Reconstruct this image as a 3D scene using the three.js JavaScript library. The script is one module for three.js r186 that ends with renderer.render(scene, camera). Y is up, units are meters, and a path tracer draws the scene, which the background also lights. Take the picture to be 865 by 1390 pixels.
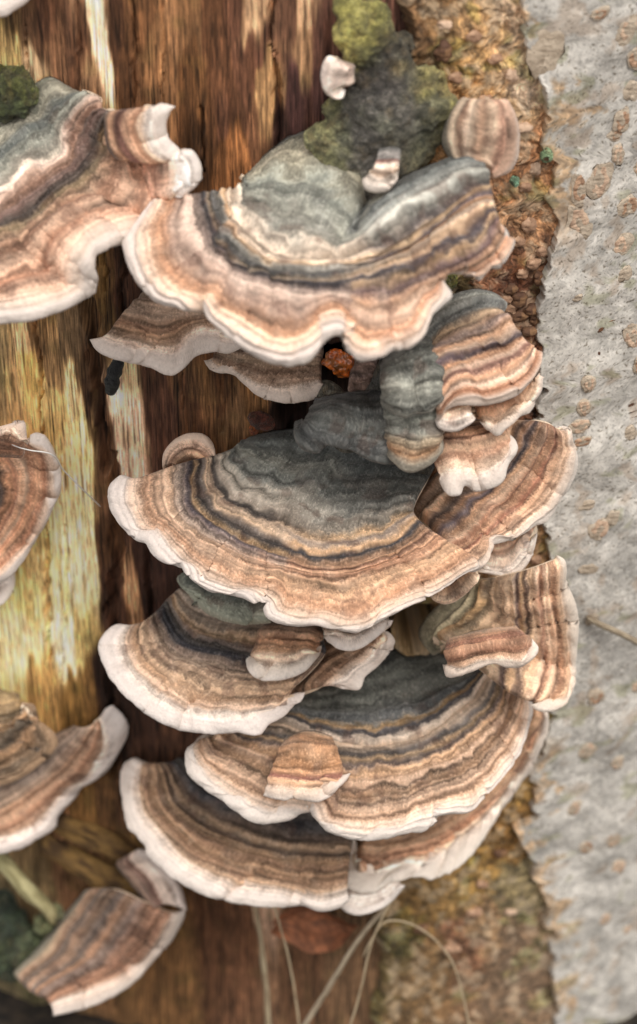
import * as THREE from 'three';
import { MarchingCubes } from 'three/addons/objects/MarchingCubes.js';
import { mergeVertices } from 'three/addons/utils/BufferGeometryUtils.js';

// ---------------------------------------------------------------- camera, sky, sun, exposure
const PITCH = 38 * Math.PI / 180, DIST = 0.59, FOCUS = 0.562, TANH = 0.10425 / 0.555;
const scene = new THREE.Scene();
const camera = new THREE.PerspectiveCamera(2 * Math.atan(TANH) * 180 / Math.PI, 637 / 1024, 0.02, 1000);
camera.position.set(0, DIST * Math.sin(PITCH), DIST * Math.cos(PITCH));
camera.lookAt(0, 0, 0);
camera.updateMatrixWorld(true);
camera.focus = FOCUS;
camera.userData.fStop = 13;
const renderer = new THREE.WebGLRenderer({ antialias: true });
renderer.toneMapping = THREE.LinearToneMapping;
renderer.toneMappingExposure = 1.5;
renderer.shadowMap.enabled = true;
{ // an even overcast sky: brightest overhead, slightly warm
  const w = 64, h = 64, d = new Float32Array(w * h * 4);
  for (let y = 0; y < h; y++) for (let x = 0; x < w; x++) {
    const el = Math.sin(((y + .5) / h - .5) * Math.PI), L = el > 0 ? (1 + 2 * el) / 3 * 1.3 : .42;
    d.set([L, L * .99, L * .985, 1], (y * w + x) * 4);
  }
  const t = new THREE.DataTexture(d, w, h, THREE.RGBAFormat, THREE.FloatType);
  t.mapping = THREE.EquirectangularReflectionMapping; t.magFilter = THREE.LinearFilter; t.needsUpdate = true;
  scene.background = t; scene.environment = t;
}
const sun = new THREE.DirectionalLight(new THREE.Color(1, .965, .91), 1.2);
sun.position.set(.45, 1.5, .8);
sun.castShadow = true; sun.shadow.radius = 34; sun.shadow.mapSize.set(2048, 2048);
Object.assign(sun.shadow.camera, { left: -.4, right: .4, top: .4, bottom: -.4, near: .1, far: 4 });
scene.add(sun, sun.target);

// ---------------------------------------------------------------- numbers and noise
let seed = 7;
const rnd = () => { seed = (seed + 0x6D2B79F5) | 0; let t = Math.imul(seed ^ (seed >>> 15), 1 | seed); t = (t + Math.imul(t ^ (t >>> 7), 61 | t)) ^ t; return ((t ^ (t >>> 14)) >>> 0) / 4294967296; };
const PM = new Uint8Array(512), PV = new Float32Array(256);
for (let i = 0; i < 256; i++) { PM[i] = i; PV[i] = rnd() * 2 - 1; }
for (let i = 255; i > 0; i--) { const j = Math.floor(rnd() * (i + 1)), t = PM[i]; PM[i] = PM[j]; PM[j] = t; }
for (let i = 0; i < 256; i++) PM[i + 256] = PM[i];
function noise(x, y = 0, z = 0) { // smooth value noise, -1 .. 1
  const xi = Math.floor(x), yi = Math.floor(y), zi = Math.floor(z);
  let fx = x - xi, fy = y - yi, fz = z - zi;
  fx = fx * fx * (3 - 2 * fx); fy = fy * fy * (3 - 2 * fy); fz = fz * fz * (3 - 2 * fz);
  const a = xi & 255, b = yi & 255, c = zi & 255, a1 = (a + 1) & 255, b1 = (b + 1) & 255, c1 = (c + 1) & 255;
  const A = PM[a] , B = PM[a1], AA = PM[A + b], AB = PM[A + b1], BA = PM[B + b], BB = PM[B + b1];
  const v0 = PV[PM[AA + c]], v1 = PV[PM[BA + c]], v2 = PV[PM[AB + c]], v3 = PV[PM[BB + c]];
  const p = v0 + (v1 - v0) * fx, q = v2 + (v3 - v2) * fx, lo = p + (q - p) * fy;
  const w0 = PV[PM[AA + c1]], w1 = PV[PM[BA + c1]], w2 = PV[PM[AB + c1]], w3 = PV[PM[BB + c1]];
  const r = w0 + (w1 - w0) * fx, s = w2 + (w3 - w2) * fx, hi = r + (s - r) * fy;
  return lo + (hi - lo) * fz;
}
const fbm = (x, y, z, n = 3) => { let s = 0, a = .5; for (let i = 0; i < n; i++) { s += a * noise(x, y, z); x = x * 2.03 + 11.3; y = y * 2.03 + 5.7; z = z * 2.03 + 3.1; a *= .5; } return s; };
const clamp = (x, a = 0, b = 1) => x < a ? a : x > b ? b : x;
const sstep = (a, b, x) => { x = clamp((x - a) / (b - a)); return x * x * (3 - 2 * x); };
const lerp = (a, b, t) => a + (b - a) * t;
const hex = (h) => { const n = parseInt(h, 16); return [n >> 16 & 255, n >> 8 & 255, n & 255]; };
const lin = (c) => { c /= 255; return c <= .04045 ? c / 12.92 : ((c + .055) / 1.055) ** 2.4; };

// ---------------------------------------------------------------- places on the trunk
const R = 0.18;                                             // radius of the trunk, its axis stands at z = -R
const CAM = camera.position.clone();
const AX = new THREE.Vector3(), AY = new THREE.Vector3(), AZ = new THREE.Vector3();
camera.matrixWorld.extractBasis(AX, AY, AZ);
function rayDir(px, py, o) { const a = (px - 432.5) / 695 * TANH, b = (695 - py) / 695 * TANH; return o.set(0, 0, 0).addScaledVector(AX, a).addScaledVector(AY, b).sub(AZ).normalize(); }
const _d = new THREE.Vector3();
function atOut(px, py, out, o = new THREE.Vector3()) {      // where the sight line meets the trunk grown by out (metres)
  const d = rayDir(px, py, _d), r = R + out, ox = CAM.x, oz = CAM.z + R;
  const A = d.x * d.x + d.z * d.z, B = ox * d.x + oz * d.z, C = ox * ox + oz * oz - r * r, D = Math.max(B * B - A * C, 0);
  return o.copy(CAM).addScaledVector(d, (-B - Math.sqrt(D)) / A);
}
const ay = (px, py) => { const p = atOut(px, py, 0); return [Math.atan2(p.x, p.z + R) * R * 1000, p.y * 1000]; }; // mm round the trunk, mm up
const onTrunk = (a, y, out, o = new THREE.Vector3()) => { const t = a / 1000 / R, r = R + out / 1000; return o.set(Math.sin(t) * r, y / 1000, Math.cos(t) * r - R); };
const pts = (s) => s.trim().split(/\s+/).map((q) => q.split(',').map(Number));
const GROUND = ay(432, 1428)[1];                            // mm

// ---------------------------------------------------------------- naming
const used = {};
const numbered = (n) => { const k = used[n] = (used[n] ?? -1) + 1; return k ? n + '_' + String(k).padStart(3, '0') : n; };
function tag(o, label, category, group, kind) { if (label) o.userData.label = label; if (category) o.userData.category = category; if (group) o.userData.group = group; if (kind) o.userData.kind = kind; return o; }
function mesh(name, geometry, material, parent = scene) {
  const m = new THREE.Mesh(geometry, material); m.name = parent === scene ? numbered(name) : name; m.castShadow = m.receiveShadow = true; parent.add(m); return m;
}
function thing(name, label, category, at, group) { const g = new THREE.Group(); g.name = numbered(name); if (at) g.position.copy(at); tag(g, label, category, group); scene.add(g); return g; }
function texture(w, h, fill, srgb = true, wrap = THREE.RepeatWrapping) {
  const d = new Uint8Array(w * h * 4), c = [0, 0, 0];
  for (let y = 0; y < h; y++) for (let x = 0; x < w; x++) { fill((x + .5) / w, (y + .5) / h, c, x, y); const k = (y * w + x) * 4; d[k] = clamp(c[0], 0, 255); d[k + 1] = clamp(c[1], 0, 255); d[k + 2] = clamp(c[2], 0, 255); d[k + 3] = 255; }
  const t = new THREE.DataTexture(d, w, h); t.magFilter = THREE.LinearFilter; t.minFilter = THREE.LinearMipmapLinearFilter; t.generateMipmaps = true; t.wrapS = t.wrapT = wrap;
  if (srgb) t.colorSpace = THREE.SRGBColorSpace; t.needsUpdate = true; return t;
}
// a grid of (nx+1) x (ny+1) points as a geometry; place(i, j, point) and uv(i, j) -> [u, v]
function sheet(nx, ny, place, uvOf) {
  const n = (nx + 1) * (ny + 1), P = new Float32Array(n * 3), U = new Float32Array(n * 2), I = new Uint32Array(nx * ny * 6), p = new THREE.Vector3();
  let k = 0;
  for (let j = 0; j <= ny; j++) for (let i = 0; i <= nx; i++, k++) { place(i, j, p); P[3 * k] = p.x; P[3 * k + 1] = p.y; P[3 * k + 2] = p.z; const t = uvOf(i, j); U[2 * k] = t[0]; U[2 * k + 1] = t[1]; }
  k = 0;
  for (let j = 0; j < ny; j++) for (let i = 0; i < nx; i++) { const a = j * (nx + 1) + i, b = a + 1, c = a + nx + 1, d = c + 1; I[k++] = a; I[k++] = b; I[k++] = d; I[k++] = a; I[k++] = d; I[k++] = c; }
  const g = new THREE.BufferGeometry(); g.setAttribute('position', new THREE.BufferAttribute(P, 3)); g.setAttribute('uv', new THREE.BufferAttribute(U, 2)); g.setIndex(new THREE.BufferAttribute(I, 1)); g.computeVertexNormals(); return g;
}
// steps along one axis: list of [to, step]
function steps(from, parts) { const o = [from]; for (const [to, st] of parts) { const a = o[o.length - 1], n = Math.max(1, Math.round(Math.abs(to - a) / st)); for (let i = 1; i <= n; i++) o.push(a + (to - a) * i / n); } return o; }

// ---------------------------------------------------------------- the ground under the tree
const litterTex = texture(1024, 1024, (u, v, c) => {
  const x = u * 64, y = v * 64, f = fbm(x, y, 3, 4), g = noise(x * 4, y * 4, 9), m = fbm(x / 4, y / 4, 40, 3);
  const k = 1 + f * .8 + g * .35;
  c[0] = (40 + m * 16) * k; c[1] = (33 + m * 12) * k; c[2] = (26 + m * 6) * k;
});
const litterMat = new THREE.MeshStandardMaterial({ map: litterTex, bumpMap: litterTex, bumpScale: .003, roughness: 1 });
{
  const xs = steps(-300, [[-20, 40], [-1, 1.5], [-.25, .05], [.25, .004], [1, .05], [20, 1.5], [300, 40]]), n = xs.length - 1;
  const g = sheet(n, n, (i, j, p) => {
    const x = xs[i], z = -xs[j], d = Math.hypot(x, z + R);
    p.set(x, GROUND / 1000 + (fbm(x * 60, z * 60, 2, 3) * .006 + fbm(x * 9, z * 9, 6, 2) * .012) * sstep(60, 2, d), z);
  }, (i, j) => [xs[i] / .25, xs[j] / .25]);
  tag(mesh('ground', g, litterMat), null, null, null, 'structure');
}

// ---------------------------------------------------------------- the trunk
// stains of the bare wood, read at places on the trunk: "x,y colour"
const WOOD = `10,30 6b5230;15,85 b09a4e;45,40 5a4028;50,105 a08a5a;60,25 4e3320;75,60 7a5636;90,50 6b4a30;108,90 5c3c24;132,30 cdb67c;136,90 c6ac74;120,125 8a6a44;155,50 4a2f1c;
175,100 5b3c20;190,30 6c4826;215,75 8a6236;235,50 9c7040;228,120 805a32;250,25 7a5730;260,125 6a4622;300,75 6a3e28;290,30 5e3a22;320,30 66402c;340,100 63382a;325,150 5c3424;300,170 5a3826;347,42 a88a58;355,75 6a4430;
400,25 6a4a34;417,30 a88858;410,65 94744a;400,125 44282a;362,120 9a7844;360,160 9a7844;352,190 7a5232;330,215 a8602a;295,235 8a4a1e;320,250 a0602c;272,200 4a2a16;285,170 5a3a20;425,150 4a2a28;440,60 5a3c30;440,110 3e2626;380,180 32201c;
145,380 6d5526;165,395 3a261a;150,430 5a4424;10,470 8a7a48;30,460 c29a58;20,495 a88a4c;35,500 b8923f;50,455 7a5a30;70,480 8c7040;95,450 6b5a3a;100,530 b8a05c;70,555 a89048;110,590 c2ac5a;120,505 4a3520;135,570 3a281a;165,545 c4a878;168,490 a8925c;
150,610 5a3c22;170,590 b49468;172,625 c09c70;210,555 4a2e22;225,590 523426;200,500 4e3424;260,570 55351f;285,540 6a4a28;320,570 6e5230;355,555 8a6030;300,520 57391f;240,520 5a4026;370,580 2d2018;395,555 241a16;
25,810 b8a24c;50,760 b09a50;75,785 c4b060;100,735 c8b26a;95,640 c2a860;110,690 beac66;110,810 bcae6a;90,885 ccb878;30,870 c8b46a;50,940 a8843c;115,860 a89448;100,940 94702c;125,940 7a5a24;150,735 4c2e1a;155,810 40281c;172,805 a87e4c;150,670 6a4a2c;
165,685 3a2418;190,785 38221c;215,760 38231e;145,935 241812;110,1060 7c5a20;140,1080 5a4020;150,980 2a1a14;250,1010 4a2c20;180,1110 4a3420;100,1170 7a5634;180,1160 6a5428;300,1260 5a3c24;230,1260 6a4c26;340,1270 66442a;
420,1260 5a4028;470,1270 5e4a30;350,1250 9a8260;40,1200 6a5c38;30,1290 5a5a3c;220,880 3a2420;210,1100 3c281c`.split(/[;\n]+/).filter((s) => s.includes(','));
const INNER = `560,20 6a4a2c;590,40 7a5834;620,60 b0834c;650,110 a87a48;680,60 b48a5c;640,20 a47a4c;700,20 b89878;720,110 b89c80;690,150 b08a60;715,270 a8744a;710,220 a06a42;690,430 6a3c24;700,380 5e3522;725,380 54321e;700,310 a87850;690,340 7a4a2e;600,400 4c3c1c;
560,1230 8a6430;600,1200 96703a;640,1180 a07838;680,1120 8a5f28;620,1270 8a5a3c;700,1200 8a7850;660,1250 96724c;690,1280 7e6248;540,1270 64502c;580,1290 7a5a34;710,1050 9a7030;720,900 8a7048;760,800 94704c`.split(/[;\n]+/).filter((s) => s.includes(','));
function stainMap(list, a0, a1, y0, y1, nx, ny, sy) { // coarse map of the nearest stains, streaky along the grain
  const S = list.map((s) => { const [p, c] = s.trim().split(' '), [x, y] = p.split(',').map(Number); return [...ay(x, y), ...hex(c)]; });
  const M = new Float32Array(nx * ny * 3);
  for (let j = 0; j < ny; j++) for (let i = 0; i < nx; i++) {
    const a = lerp(a0, a1, i / (nx - 1)), y = lerp(y0, y1, j / (ny - 1)); let r = 0, g = 0, b = 0, W = 0;
    for (const s of S) { const dx = a - s[0], dy = (y - s[1]) * sy, q = dx * dx + dy * dy + .1, w = 1 / (q * q * q * q); r += s[2] * w; g += s[3] * w; b += s[4] * w; W += w; }
    M.set([r / W, g / W, b / W], (j * nx + i) * 3);
  }
  return (a, y, c) => {
    const fx = clamp((a - a0) / (a1 - a0)) * (nx - 1.001), fy = clamp((y - y0) / (y1 - y0)) * (ny - 1.001), i = Math.floor(fx), j = Math.floor(fy), u = fx - i, v = fy - j, k = (j * nx + i) * 3;
    for (let q = 0; q < 3; q++) c[q] = lerp(lerp(M[k + q], M[k + 3 + q], u), lerp(M[k + nx * 3 + q], M[k + nx * 3 + 3 + q], u), v);
  };
}
const W0 = [-95, 65, -175, 165], woodStain = stainMap(WOOD, ...W0, 220, 260, .3), barkStain = stainMap(INNER, -10, 90, -175, 165, 120, 200, .7);
// cracks and grooves: width mm, depth mm, course
const CRACKS = [[.9, 4, '372,-30 368,60 378,140 375,215 380,250'], [.5, 2, '30,40 33,100'], [.5, 2.5, '178,-20 180,60 178,150'], [.6, 2.5, '42,440 50,500 52,570 55,650'], [.7, 3, '56,700 60,760 60,830 64,900'], [2.2, 5, '118,410 126,480 136,590 140,640'],
  [2.4, 5, '150,620 160,720 152,800 150,900 148,1000 150,1060'], [.8, 3, '196,700 200,800 205,900'], [1.6, 4, '392,510 395,590'], [.5, 2, '272,150 276,240'], [.45, 1.6, '250,440 245,560'], [.45, 1.5, '82,720 86,850 80,930'], [.6, 2.2, '140,340 142,400'], [.5, 1.5, '100,-20 104,70 100,140'],
  [.4, 1.2, '215,-20 220,80 214,200'], [.9, 3, '165,340 162,430'], [.45, 1.2, '305,510 300,590'], [1.2, 3, '455,90 452,200']]
  .map(([w, d, s]) => { const p = pts(s).map((q) => ay(...q)); return { w, d, p, y0: Math.min(...p.map((q) => q[1])) - 4, y1: Math.max(...p.map((q) => q[1])) + 4 }; });
function crackDepth(a, y) {
  let h = 0;
  for (const c of CRACKS) {
    if (y < c.y0 || y > c.y1) continue;
    for (let i = 0; i + 1 < c.p.length; i++) {
      const [x0, y0] = c.p[i], [x1, y1] = c.p[i + 1]; if ((y - y0) * (y - y1) > 20) continue;
      const t = clamp((y - y0) / (y1 - y0)), end = Math.max(0, Math.abs(y - lerp(y0, y1, t)));
      const dx = Math.abs(a - lerp(x0, x1, t) - noise(y / 2.3, i, c.w * 40) * .5) + end * .6;
      const wd = c.w * (.65 + .5 * noise(y / 5, c.d * 7));
      if (dx < wd) h = Math.max(h, .6 * c.d * (1 - (dx / wd) ** 2));
    }
  }
  return h;
}
// rotted-out hollows behind the brackets: x, y, half width, half height, depth (mm)
const HOLLOWS = [[560, 848, 7, 5, 34], [465, 500, 6, 4.5, 20], [395, 560, 3, 5, 7]].map(([x, y, w, h, d]) => [...ay(x, y), w, h, d]);
const hollow = (a, y) => { let s = 0; for (const [x, z, w, h, d] of HOLLOWS) { const q = ((a - x) / w) ** 2 + ((y - z) / h) ** 2 + noise(a / 2, y / 2, 3) * .4; if (q < 4) s = Math.max(s, d * sstep(1.7, .5, q)); } return s; };
const _c = [0, 0, 0];
function woodColor(a, y, c) {
  const w = fbm(a / 2.2, y / 26, 1, 3) * 2.6 + noise(a / .5, y / 12, 4) * .35 + noise(a / .2, y / 5, 14) * .2;
  woodStain(a + w, y + fbm(a / 1.6, y / 14, 8, 2) * 8, c);
}
function woodHeight(a, y) {
  woodColor(a, y, _c);
  const lum = (_c[0] + _c[1]) / 360;
  const grain = noise(a / .55, y / 18, 2) * .3 + noise(a / .9, y / 6, 22) * .12 + noise(a / 1.3, y / 34, 5) * .35 + noise(a / 5, y / 70, 7) * .9;
  return -1.2 + grain - lum * .5 - crackDepth(a, y) - hollow(a, y);
}
const woodTex = texture(1024, 2048, (u, v, c) => {
  const a = lerp(W0[0], W0[1], u), y = lerp(W0[2], W0[3], v);
  woodColor(a, y, c);
  const g = noise(a / .26, y / 7, 3) * .16 + noise(a / .15, y / 2.2, 6) * .22 + noise(a / .9, y / 30, 11) * .08 + fbm(a / 2, y / 4, 17, 4) * .26, sp = rnd();
  let k = 1 + g + (sp - .5) * .14;
  k *= 1 - .3 * sstep(.45, .7, noise(a / .22, y / 5, 30)) - .4 * sstep(.6, .8, noise(a / .2, y / 16, 33)) + .2 * sstep(.4, .7, noise(a / .25, y / 4, 36));
  const d = noise(a / 3, y / 4, 55); // greenish film of algae in patches
  if (d > .3) { const t = (d - .3) * .5; c[0] *= 1 - .2 * t; c[2] *= 1 - .2 * t; }
  const l = (c[0] + c[1] + c[2]) / 3, up = sstep(95, 150, l) * .42 + .06; c[0] = lerp(c[0], l * 1.2, .35) * (1 + up) + 9; c[1] = lerp(c[1], l, .35) * (1 + up) * .98 + 4; c[2] = lerp(c[2], l * .8, .35) * (1 + up * 1.3) + 3;
  c[1] = Math.max(c[1], c[0] * .67); c[2] = Math.max(c[2], c[0] * .42); c[0] *= k; c[1] *= k; c[2] *= k;
}, true, THREE.MirroredRepeatWrapping);
const woodBump = texture(1024, 2048, (u, v, c) => { const a = lerp(W0[0], W0[1], u), y = lerp(W0[2], W0[3], v); c[0] = c[1] = c[2] = 128 + 70 * noise(a / .25, y / 6, 3) + 40 * noise(a / .15, y / 1.5, 9) + 22 * (rnd() - .5); }, false, THREE.MirroredRepeatWrapping);
const woodMat = new THREE.MeshPhysicalMaterial({ map: woodTex, bumpMap: woodBump, bumpScale: .00016, roughness: .72, specularIntensity: .5 });

const YS = steps(GROUND - 8, [[150, .42], [240, 6], [1500, 60]]);
const tree = thing('tree_trunk', 'dead tree trunk of bare brown wood with grey bark peeling on its right', 'tree', new THREE.Vector3(0, GROUND / 1000, -R));
const OFF = tree.position;
const CIRC = 2 * Math.PI * R * 1000;
{
  const as = steps(-CIRC / 2, [[-120, 12], [-78, 2], [58, .36], [90, 2], [CIRC / 2, 12]]);
  const H = as.map(() => 0);
  const g = sheet(as.length - 1, YS.length - 1, (i, j, p) => {
    const a = as[i], y = YS[j], foot = sstep(GROUND + 40, GROUND - 6, y) * 3;
    onTrunk(a, y, (a > -100 && a < 75 && y < 170 ? woodHeight(a, y) : -1.5) + foot, p).sub(OFF);
  }, (i, j) => [(as[i] - W0[0]) / (W0[1] - W0[0]), (YS[j] - W0[2]) / (W0[3] - W0[2])]);
  const w = mesh('wood', g, woodMat, tree);
  const cap = sheet(48, 8, (i, j, p) => onTrunk(i / 48 * CIRC, 1500 + noise(i * .7, j) * 18 * (j % 8 ? 1 : 0), -R * 1000 * (1 - j / 8) - 1.5, p).sub(OFF), (i, j) => [i / 6, j / 8]);
  mesh('broken_top', cap, woodMat, tree);
}
// inner bark: brown, corky, cracked into grains; grey bark: a thin smooth sheet with a ragged edge
const edge = (s) => { const p = pts(s).map((q) => ay(...q)).sort((a, b) => a[1] - b[1]); return (y) => { if (y <= p[0][1]) return p[0][0]; for (let i = 0; i + 1 < p.length; i++) if (y <= p[i + 1][1]) return lerp(p[i][0], p[i + 1][0], (y - p[i][1]) / (p[i + 1][1] - p[i][1])); return p[p.length - 1][0]; }; };
const innerEdge = edge('548,-60 545,60 556,120 566,240 560,400 545,700 525,1000 508,1240 512,1300 505,1400');
const greyEdge = edge('702,-60 710,60 722,120 728,190 738,205 741,240 728,260 742,298 737,332 728,372 718,400 716,455 720,560 724,640 728,720 742,760 744,850 738,930 735,970 722,1020 718,1060 713,1098 688,1112 700,1135 712,1165 724,1220 736,1300 748,1400');
const cell = (x, y, s) => { // distance to the nearest and second nearest grain
  const xi = Math.floor(x), yi = Math.floor(y); let d1 = 9, d2 = 9, id = 0;
  for (let q = -1; q < 2; q++) for (let r = -1; r < 2; r++) { const i = PM[(xi + q & 255)] + (yi + r) & 255, h = PM[i], k = PM[h + s & 255], dx = xi + q + h / 255 - x, dy = yi + r + k / 255 - y, d = dx * dx + dy * dy; if (d < d1) { d2 = d1; d1 = d; id = k; } else if (d < d2) d2 = d; }
  return [Math.sqrt(d1), Math.sqrt(d2), id / 255];
};
const plates = (a, y) => { const w = fbm(a / 4, y / 4, 5, 3) * 5, w2 = fbm(a / 1.1, y / 1.1, 15, 2) * 1.2; return [cell((a + w + w2) / 4.6, (y + w - w2) / 6.5, 3), cell((a - w + w2) / 1.5, (y + w + w2) / 1.7, 9)]; };
function innerHeight(a, y) {
  const [[d1, d2, id], [e1, e2, ie]] = plates(a, y), low = sstep(-5, -60, y), lump = sstep(55, 25, y) * sstep(22, 30, a) * sstep(0, 18, y);
  return 1.7 + (1 - low * .4) * (sstep(0, .16, d2 - d1) * (.25 + id * .5) - .5 + sstep(0, .3, e2 - e1) * (.06 + .12 * ie + .9 * lump)) + fbm(a / 7, y / 9, 8, 3) * 1.6 + fbm(a / 1.2, y / 1.8, 28, 4) * .8 + noise(a / .5, y / 4, 48) * .25 - hollow(a, y) * 1.1;
}
const I0 = [-5, 95, -175, 165];
const innerTex = texture(768, 2048, (u, v, c) => {
  const a = lerp(I0[0], I0[1], u), y = lerp(I0[2], I0[3], v), w = fbm(a / 3, y / 3, 5, 2) * 2;
  barkStain(a + w * 2, y + noise(a / 2, y / 2, 9) * 4, c);
  const [[, , id], [, , ie]] = plates(a, y), k = .9 + (id - .5) * .12 + (ie - .5) * .08 + fbm(a / 1.4, y / 1.4, 31, 3) * .5 + noise(a / .25, y / .25, 2) * .16 + noise(a / .3, y / 3, 37) * .18 + (rnd() - .5) * .2;
  { const l = (c[0] + c[1] + c[2]) / 3; c[0] = lerp(c[0], l * 1.1, .25); c[1] = lerp(c[1], l, .25); c[2] = lerp(c[2], l * .9, .25); }
  for (let q = 0; q < 3; q++) c[q] *= 1.2 - .1 * sstep(-20, -70, y);
  const pale = sstep(.1, .42, fbm(a / 2.5, y / 3, 71, 4) + .1 * rnd());
  for (let q = 0; q < 3; q++) c[q] = lerp(c[q] * k, [206, 184, 156][q] * (.9 + .1 * k), pale * .55);
  const moss = sstep(.25, .5, fbm(a / 5, y / 6, 91, 3)) * .22; c[0] *= 1 - moss * .3; c[2] *= 1 - moss * .5;
}, true, THREE.MirroredRepeatWrapping);
const innerBump = texture(512, 512, (u, v, c) => { const t = 128 + 90 * fbm(u * 40, v * 40, 3, 3) + 40 * (rnd() - .5); c[0] = c[1] = c[2] = t; }, false, THREE.MirroredRepeatWrapping), barkBump = innerBump.clone();
barkBump.repeat.set(5, 17); barkBump.needsUpdate = true;
const innerMat = new THREE.MeshStandardMaterial({ map: innerTex, bumpMap: barkBump, bumpScale: .0005, roughness: .85 });
{
  const ds = steps(-.5, [[0, .5], [34, .36], [60, 3]]);
  const rag = (y) => noise(y / 3.1, 4) * 1.3 + noise(y / .9, 8) * .5;
  const g = sheet(ds.length - 1, YS.length - 1, (i, j, p) => {
    const y = YS[j], a = innerEdge(y) + rag(y) + Math.max(0, ds[i]), d = ds[i];
    onTrunk(a, y, d < 0 ? -4 : (y < 170 ? lerp(-.8, innerHeight(a, y), sstep(-.3, 2.2, d)) : 1.5) + sstep(GROUND + 40, GROUND - 6, y) * 3, p).sub(OFF);
  }, (i, j) => [(innerEdge(YS[j]) + ds[i] - I0[0]) / (I0[1] - I0[0]), (YS[j] - I0[2]) / (I0[3] - I0[2])]);
  mesh('inner_bark', g, innerMat, tree);
}
const greyRag = (y) => fbm(y / 9, 40, 0, 2) * 3 + Math.max(0, noise(y / 3.4, 47)) ** 2 * 2.6 + noise(y / 1.5, 45) * .5 * (noise(y / 6, 49) + .6) + noise(y / .5, 43) * .22;
const G0 = [20, 130, -175, 165];
function greyHeight(a, y) { return fbm(a / 9, y / 11, 2, 3) * 1.3 + fbm(a / 2.6, y / 3.4, 6, 3) * .36 - Math.max(0, noise(a / 7, y / .8, 12) - .6) * .35; }
const greyTex = texture(896, 2048, (u, v, c) => {
  const a = lerp(G0[0], G0[1], u), y = lerp(G0[2], G0[3], v);
  const big = fbm(a / 10, y / 13, 3, 3), wq = fbm(a / 3, y / 3, 61, 2) * 3, wz = fbm(a / 3, y / 3, 161, 2) * 3, mid = fbm((a + wq) / 2.4, (y + wz) / 3, 5, 4), fine = fbm(a / .5, y / .62, 9, 3) * 2, wr = fbm((a + wq) / .9, (y + wz) / 1.2, 14, 3);
  let k = 186 + big * 44 + mid * 42 + fine * 13 + wr * 15 - 30 * sstep(.5, .75, noise(a / .35, y / .42, 19)) + (rnd() - .5) * 16;
  c[0] = k * 1.0; c[1] = k * .966; c[2] = k * .918;
  const br = sstep(.22, .5, fbm(a / 4, y / 5, 44, 4)), gr = sstep(.3, .55, fbm(a / 5, y / 4, 66, 4)), dk = sstep(.5, .75, noise(a / .8, y / .5, 77) * .6 + noise(a / .3, y / .4, 78) * .5);
  const wt = sstep(.2, .45, fbm(a / 1.6, y / 1.2, 99, 3)), de = a - greyEdge(y) - greyRag(y), fl = sstep(.5, -.1, de / 9 + fbm(a / 3.2, y / 4, 120, 4) * 1.5) * Math.max(sstep(62, 78, y), sstep(-66, -80, y)) * .75;
  if (fl > 0) { const q1 = 1 + fbm(a / 1.1, y / 1.3, 33, 3) * .7; for (let q = 0; q < 3; q++) c[q] = lerp(c[q], [176, 142, 106][q] * q1, fl); }
  for (let q = 0; q < 3; q++) { c[q] = lerp(c[q], [226, 220, 208][q], wt * .3); c[q] = lerp(c[q], [168, 136, 108][q], br * .3); c[q] = lerp(c[q], [134, 134, 92][q], gr * .35); c[q] = lerp(c[q], [92, 82, 68][q], dk * .6); }
}, true, THREE.MirroredRepeatWrapping);
const greyBump = texture(512, 512, (u, v, c) => { c[0] = c[1] = c[2] = 128 + 80 * fbm(u * 34, v * 38, 3, 4) + 40 * noise(u * 90, v * 120, 5) + 20 * (rnd() - .5); }, false, THREE.MirroredRepeatWrapping);
greyBump.repeat.set(3, 7.5);
const greyMat = new THREE.MeshStandardMaterial({ map: greyTex, bumpMap: greyBump, bumpScale: .00012, roughness: .78 });
{
  const ds = steps(-.3, [[0, .3], [.5, .25], [36, .36], [60, 2], [CIRC - 180, 14]]);
  const g = sheet(ds.length - 1, YS.length - 1, (i, j, p) => {
    const y = YS[j], d = ds[i], a = greyEdge(y) + greyRag(y) + Math.max(0, d) - (d < 0 ? -.25 : 0);
    const lip = Math.exp(-Math.max(0, d) / 2.2) * (.6 + .9 * noise(y / 6, 50));
    onTrunk(a, y, d < 0 ? .2 : 3.4 + (d < .2 ? -.35 : 0) + (y < 170 ? greyHeight(a, y) : 0) * sstep(400, 100, d) + lip + sstep(GROUND + 40, GROUND - 6, y) * 3, p).sub(OFF);
  }, (i, j) => [(greyEdge(YS[j]) + ds[i] - G0[0]) / (G0[1] - G0[0]), (YS[j] - G0[2]) / (G0[3] - G0[2])]);
  mesh('grey_bark', g, greyMat, tree);
}
// a small uneven pebble-like body; used for lenticels, cork grains
function nub(rx, ry, rz, s, dent = 0, detail = 3) {
  const g = mergeVertices(new THREE.IcosahedronGeometry(1, detail).deleteAttribute('uv').deleteAttribute('normal')), P = g.attributes.position;
  for (let i = 0; i < P.count; i++) {
    let x = P.getX(i), y = P.getY(i), z = P.getZ(i); const r = Math.hypot(x, y), n = 1 + fbm(x * 1.7 + s, y * 1.7, z * 1.7, 3) * .75;
    z -= dent * Math.exp(-((r / .42) ** 2)) * (z > 0 ? 1 : 0);
    P.setXYZ(i, x * rx * n, y * ry * n, z * rz * n);
  }
  const U = new Float32Array(P.count * 2); for (let i = 0; i < P.count; i++) { U[2 * i] = P.getX(i) / .02; U[2 * i + 1] = P.getY(i) / .02; }
  g.setAttribute('uv', new THREE.BufferAttribute(U, 2)); g.computeVertexNormals(); return g;
}
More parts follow.
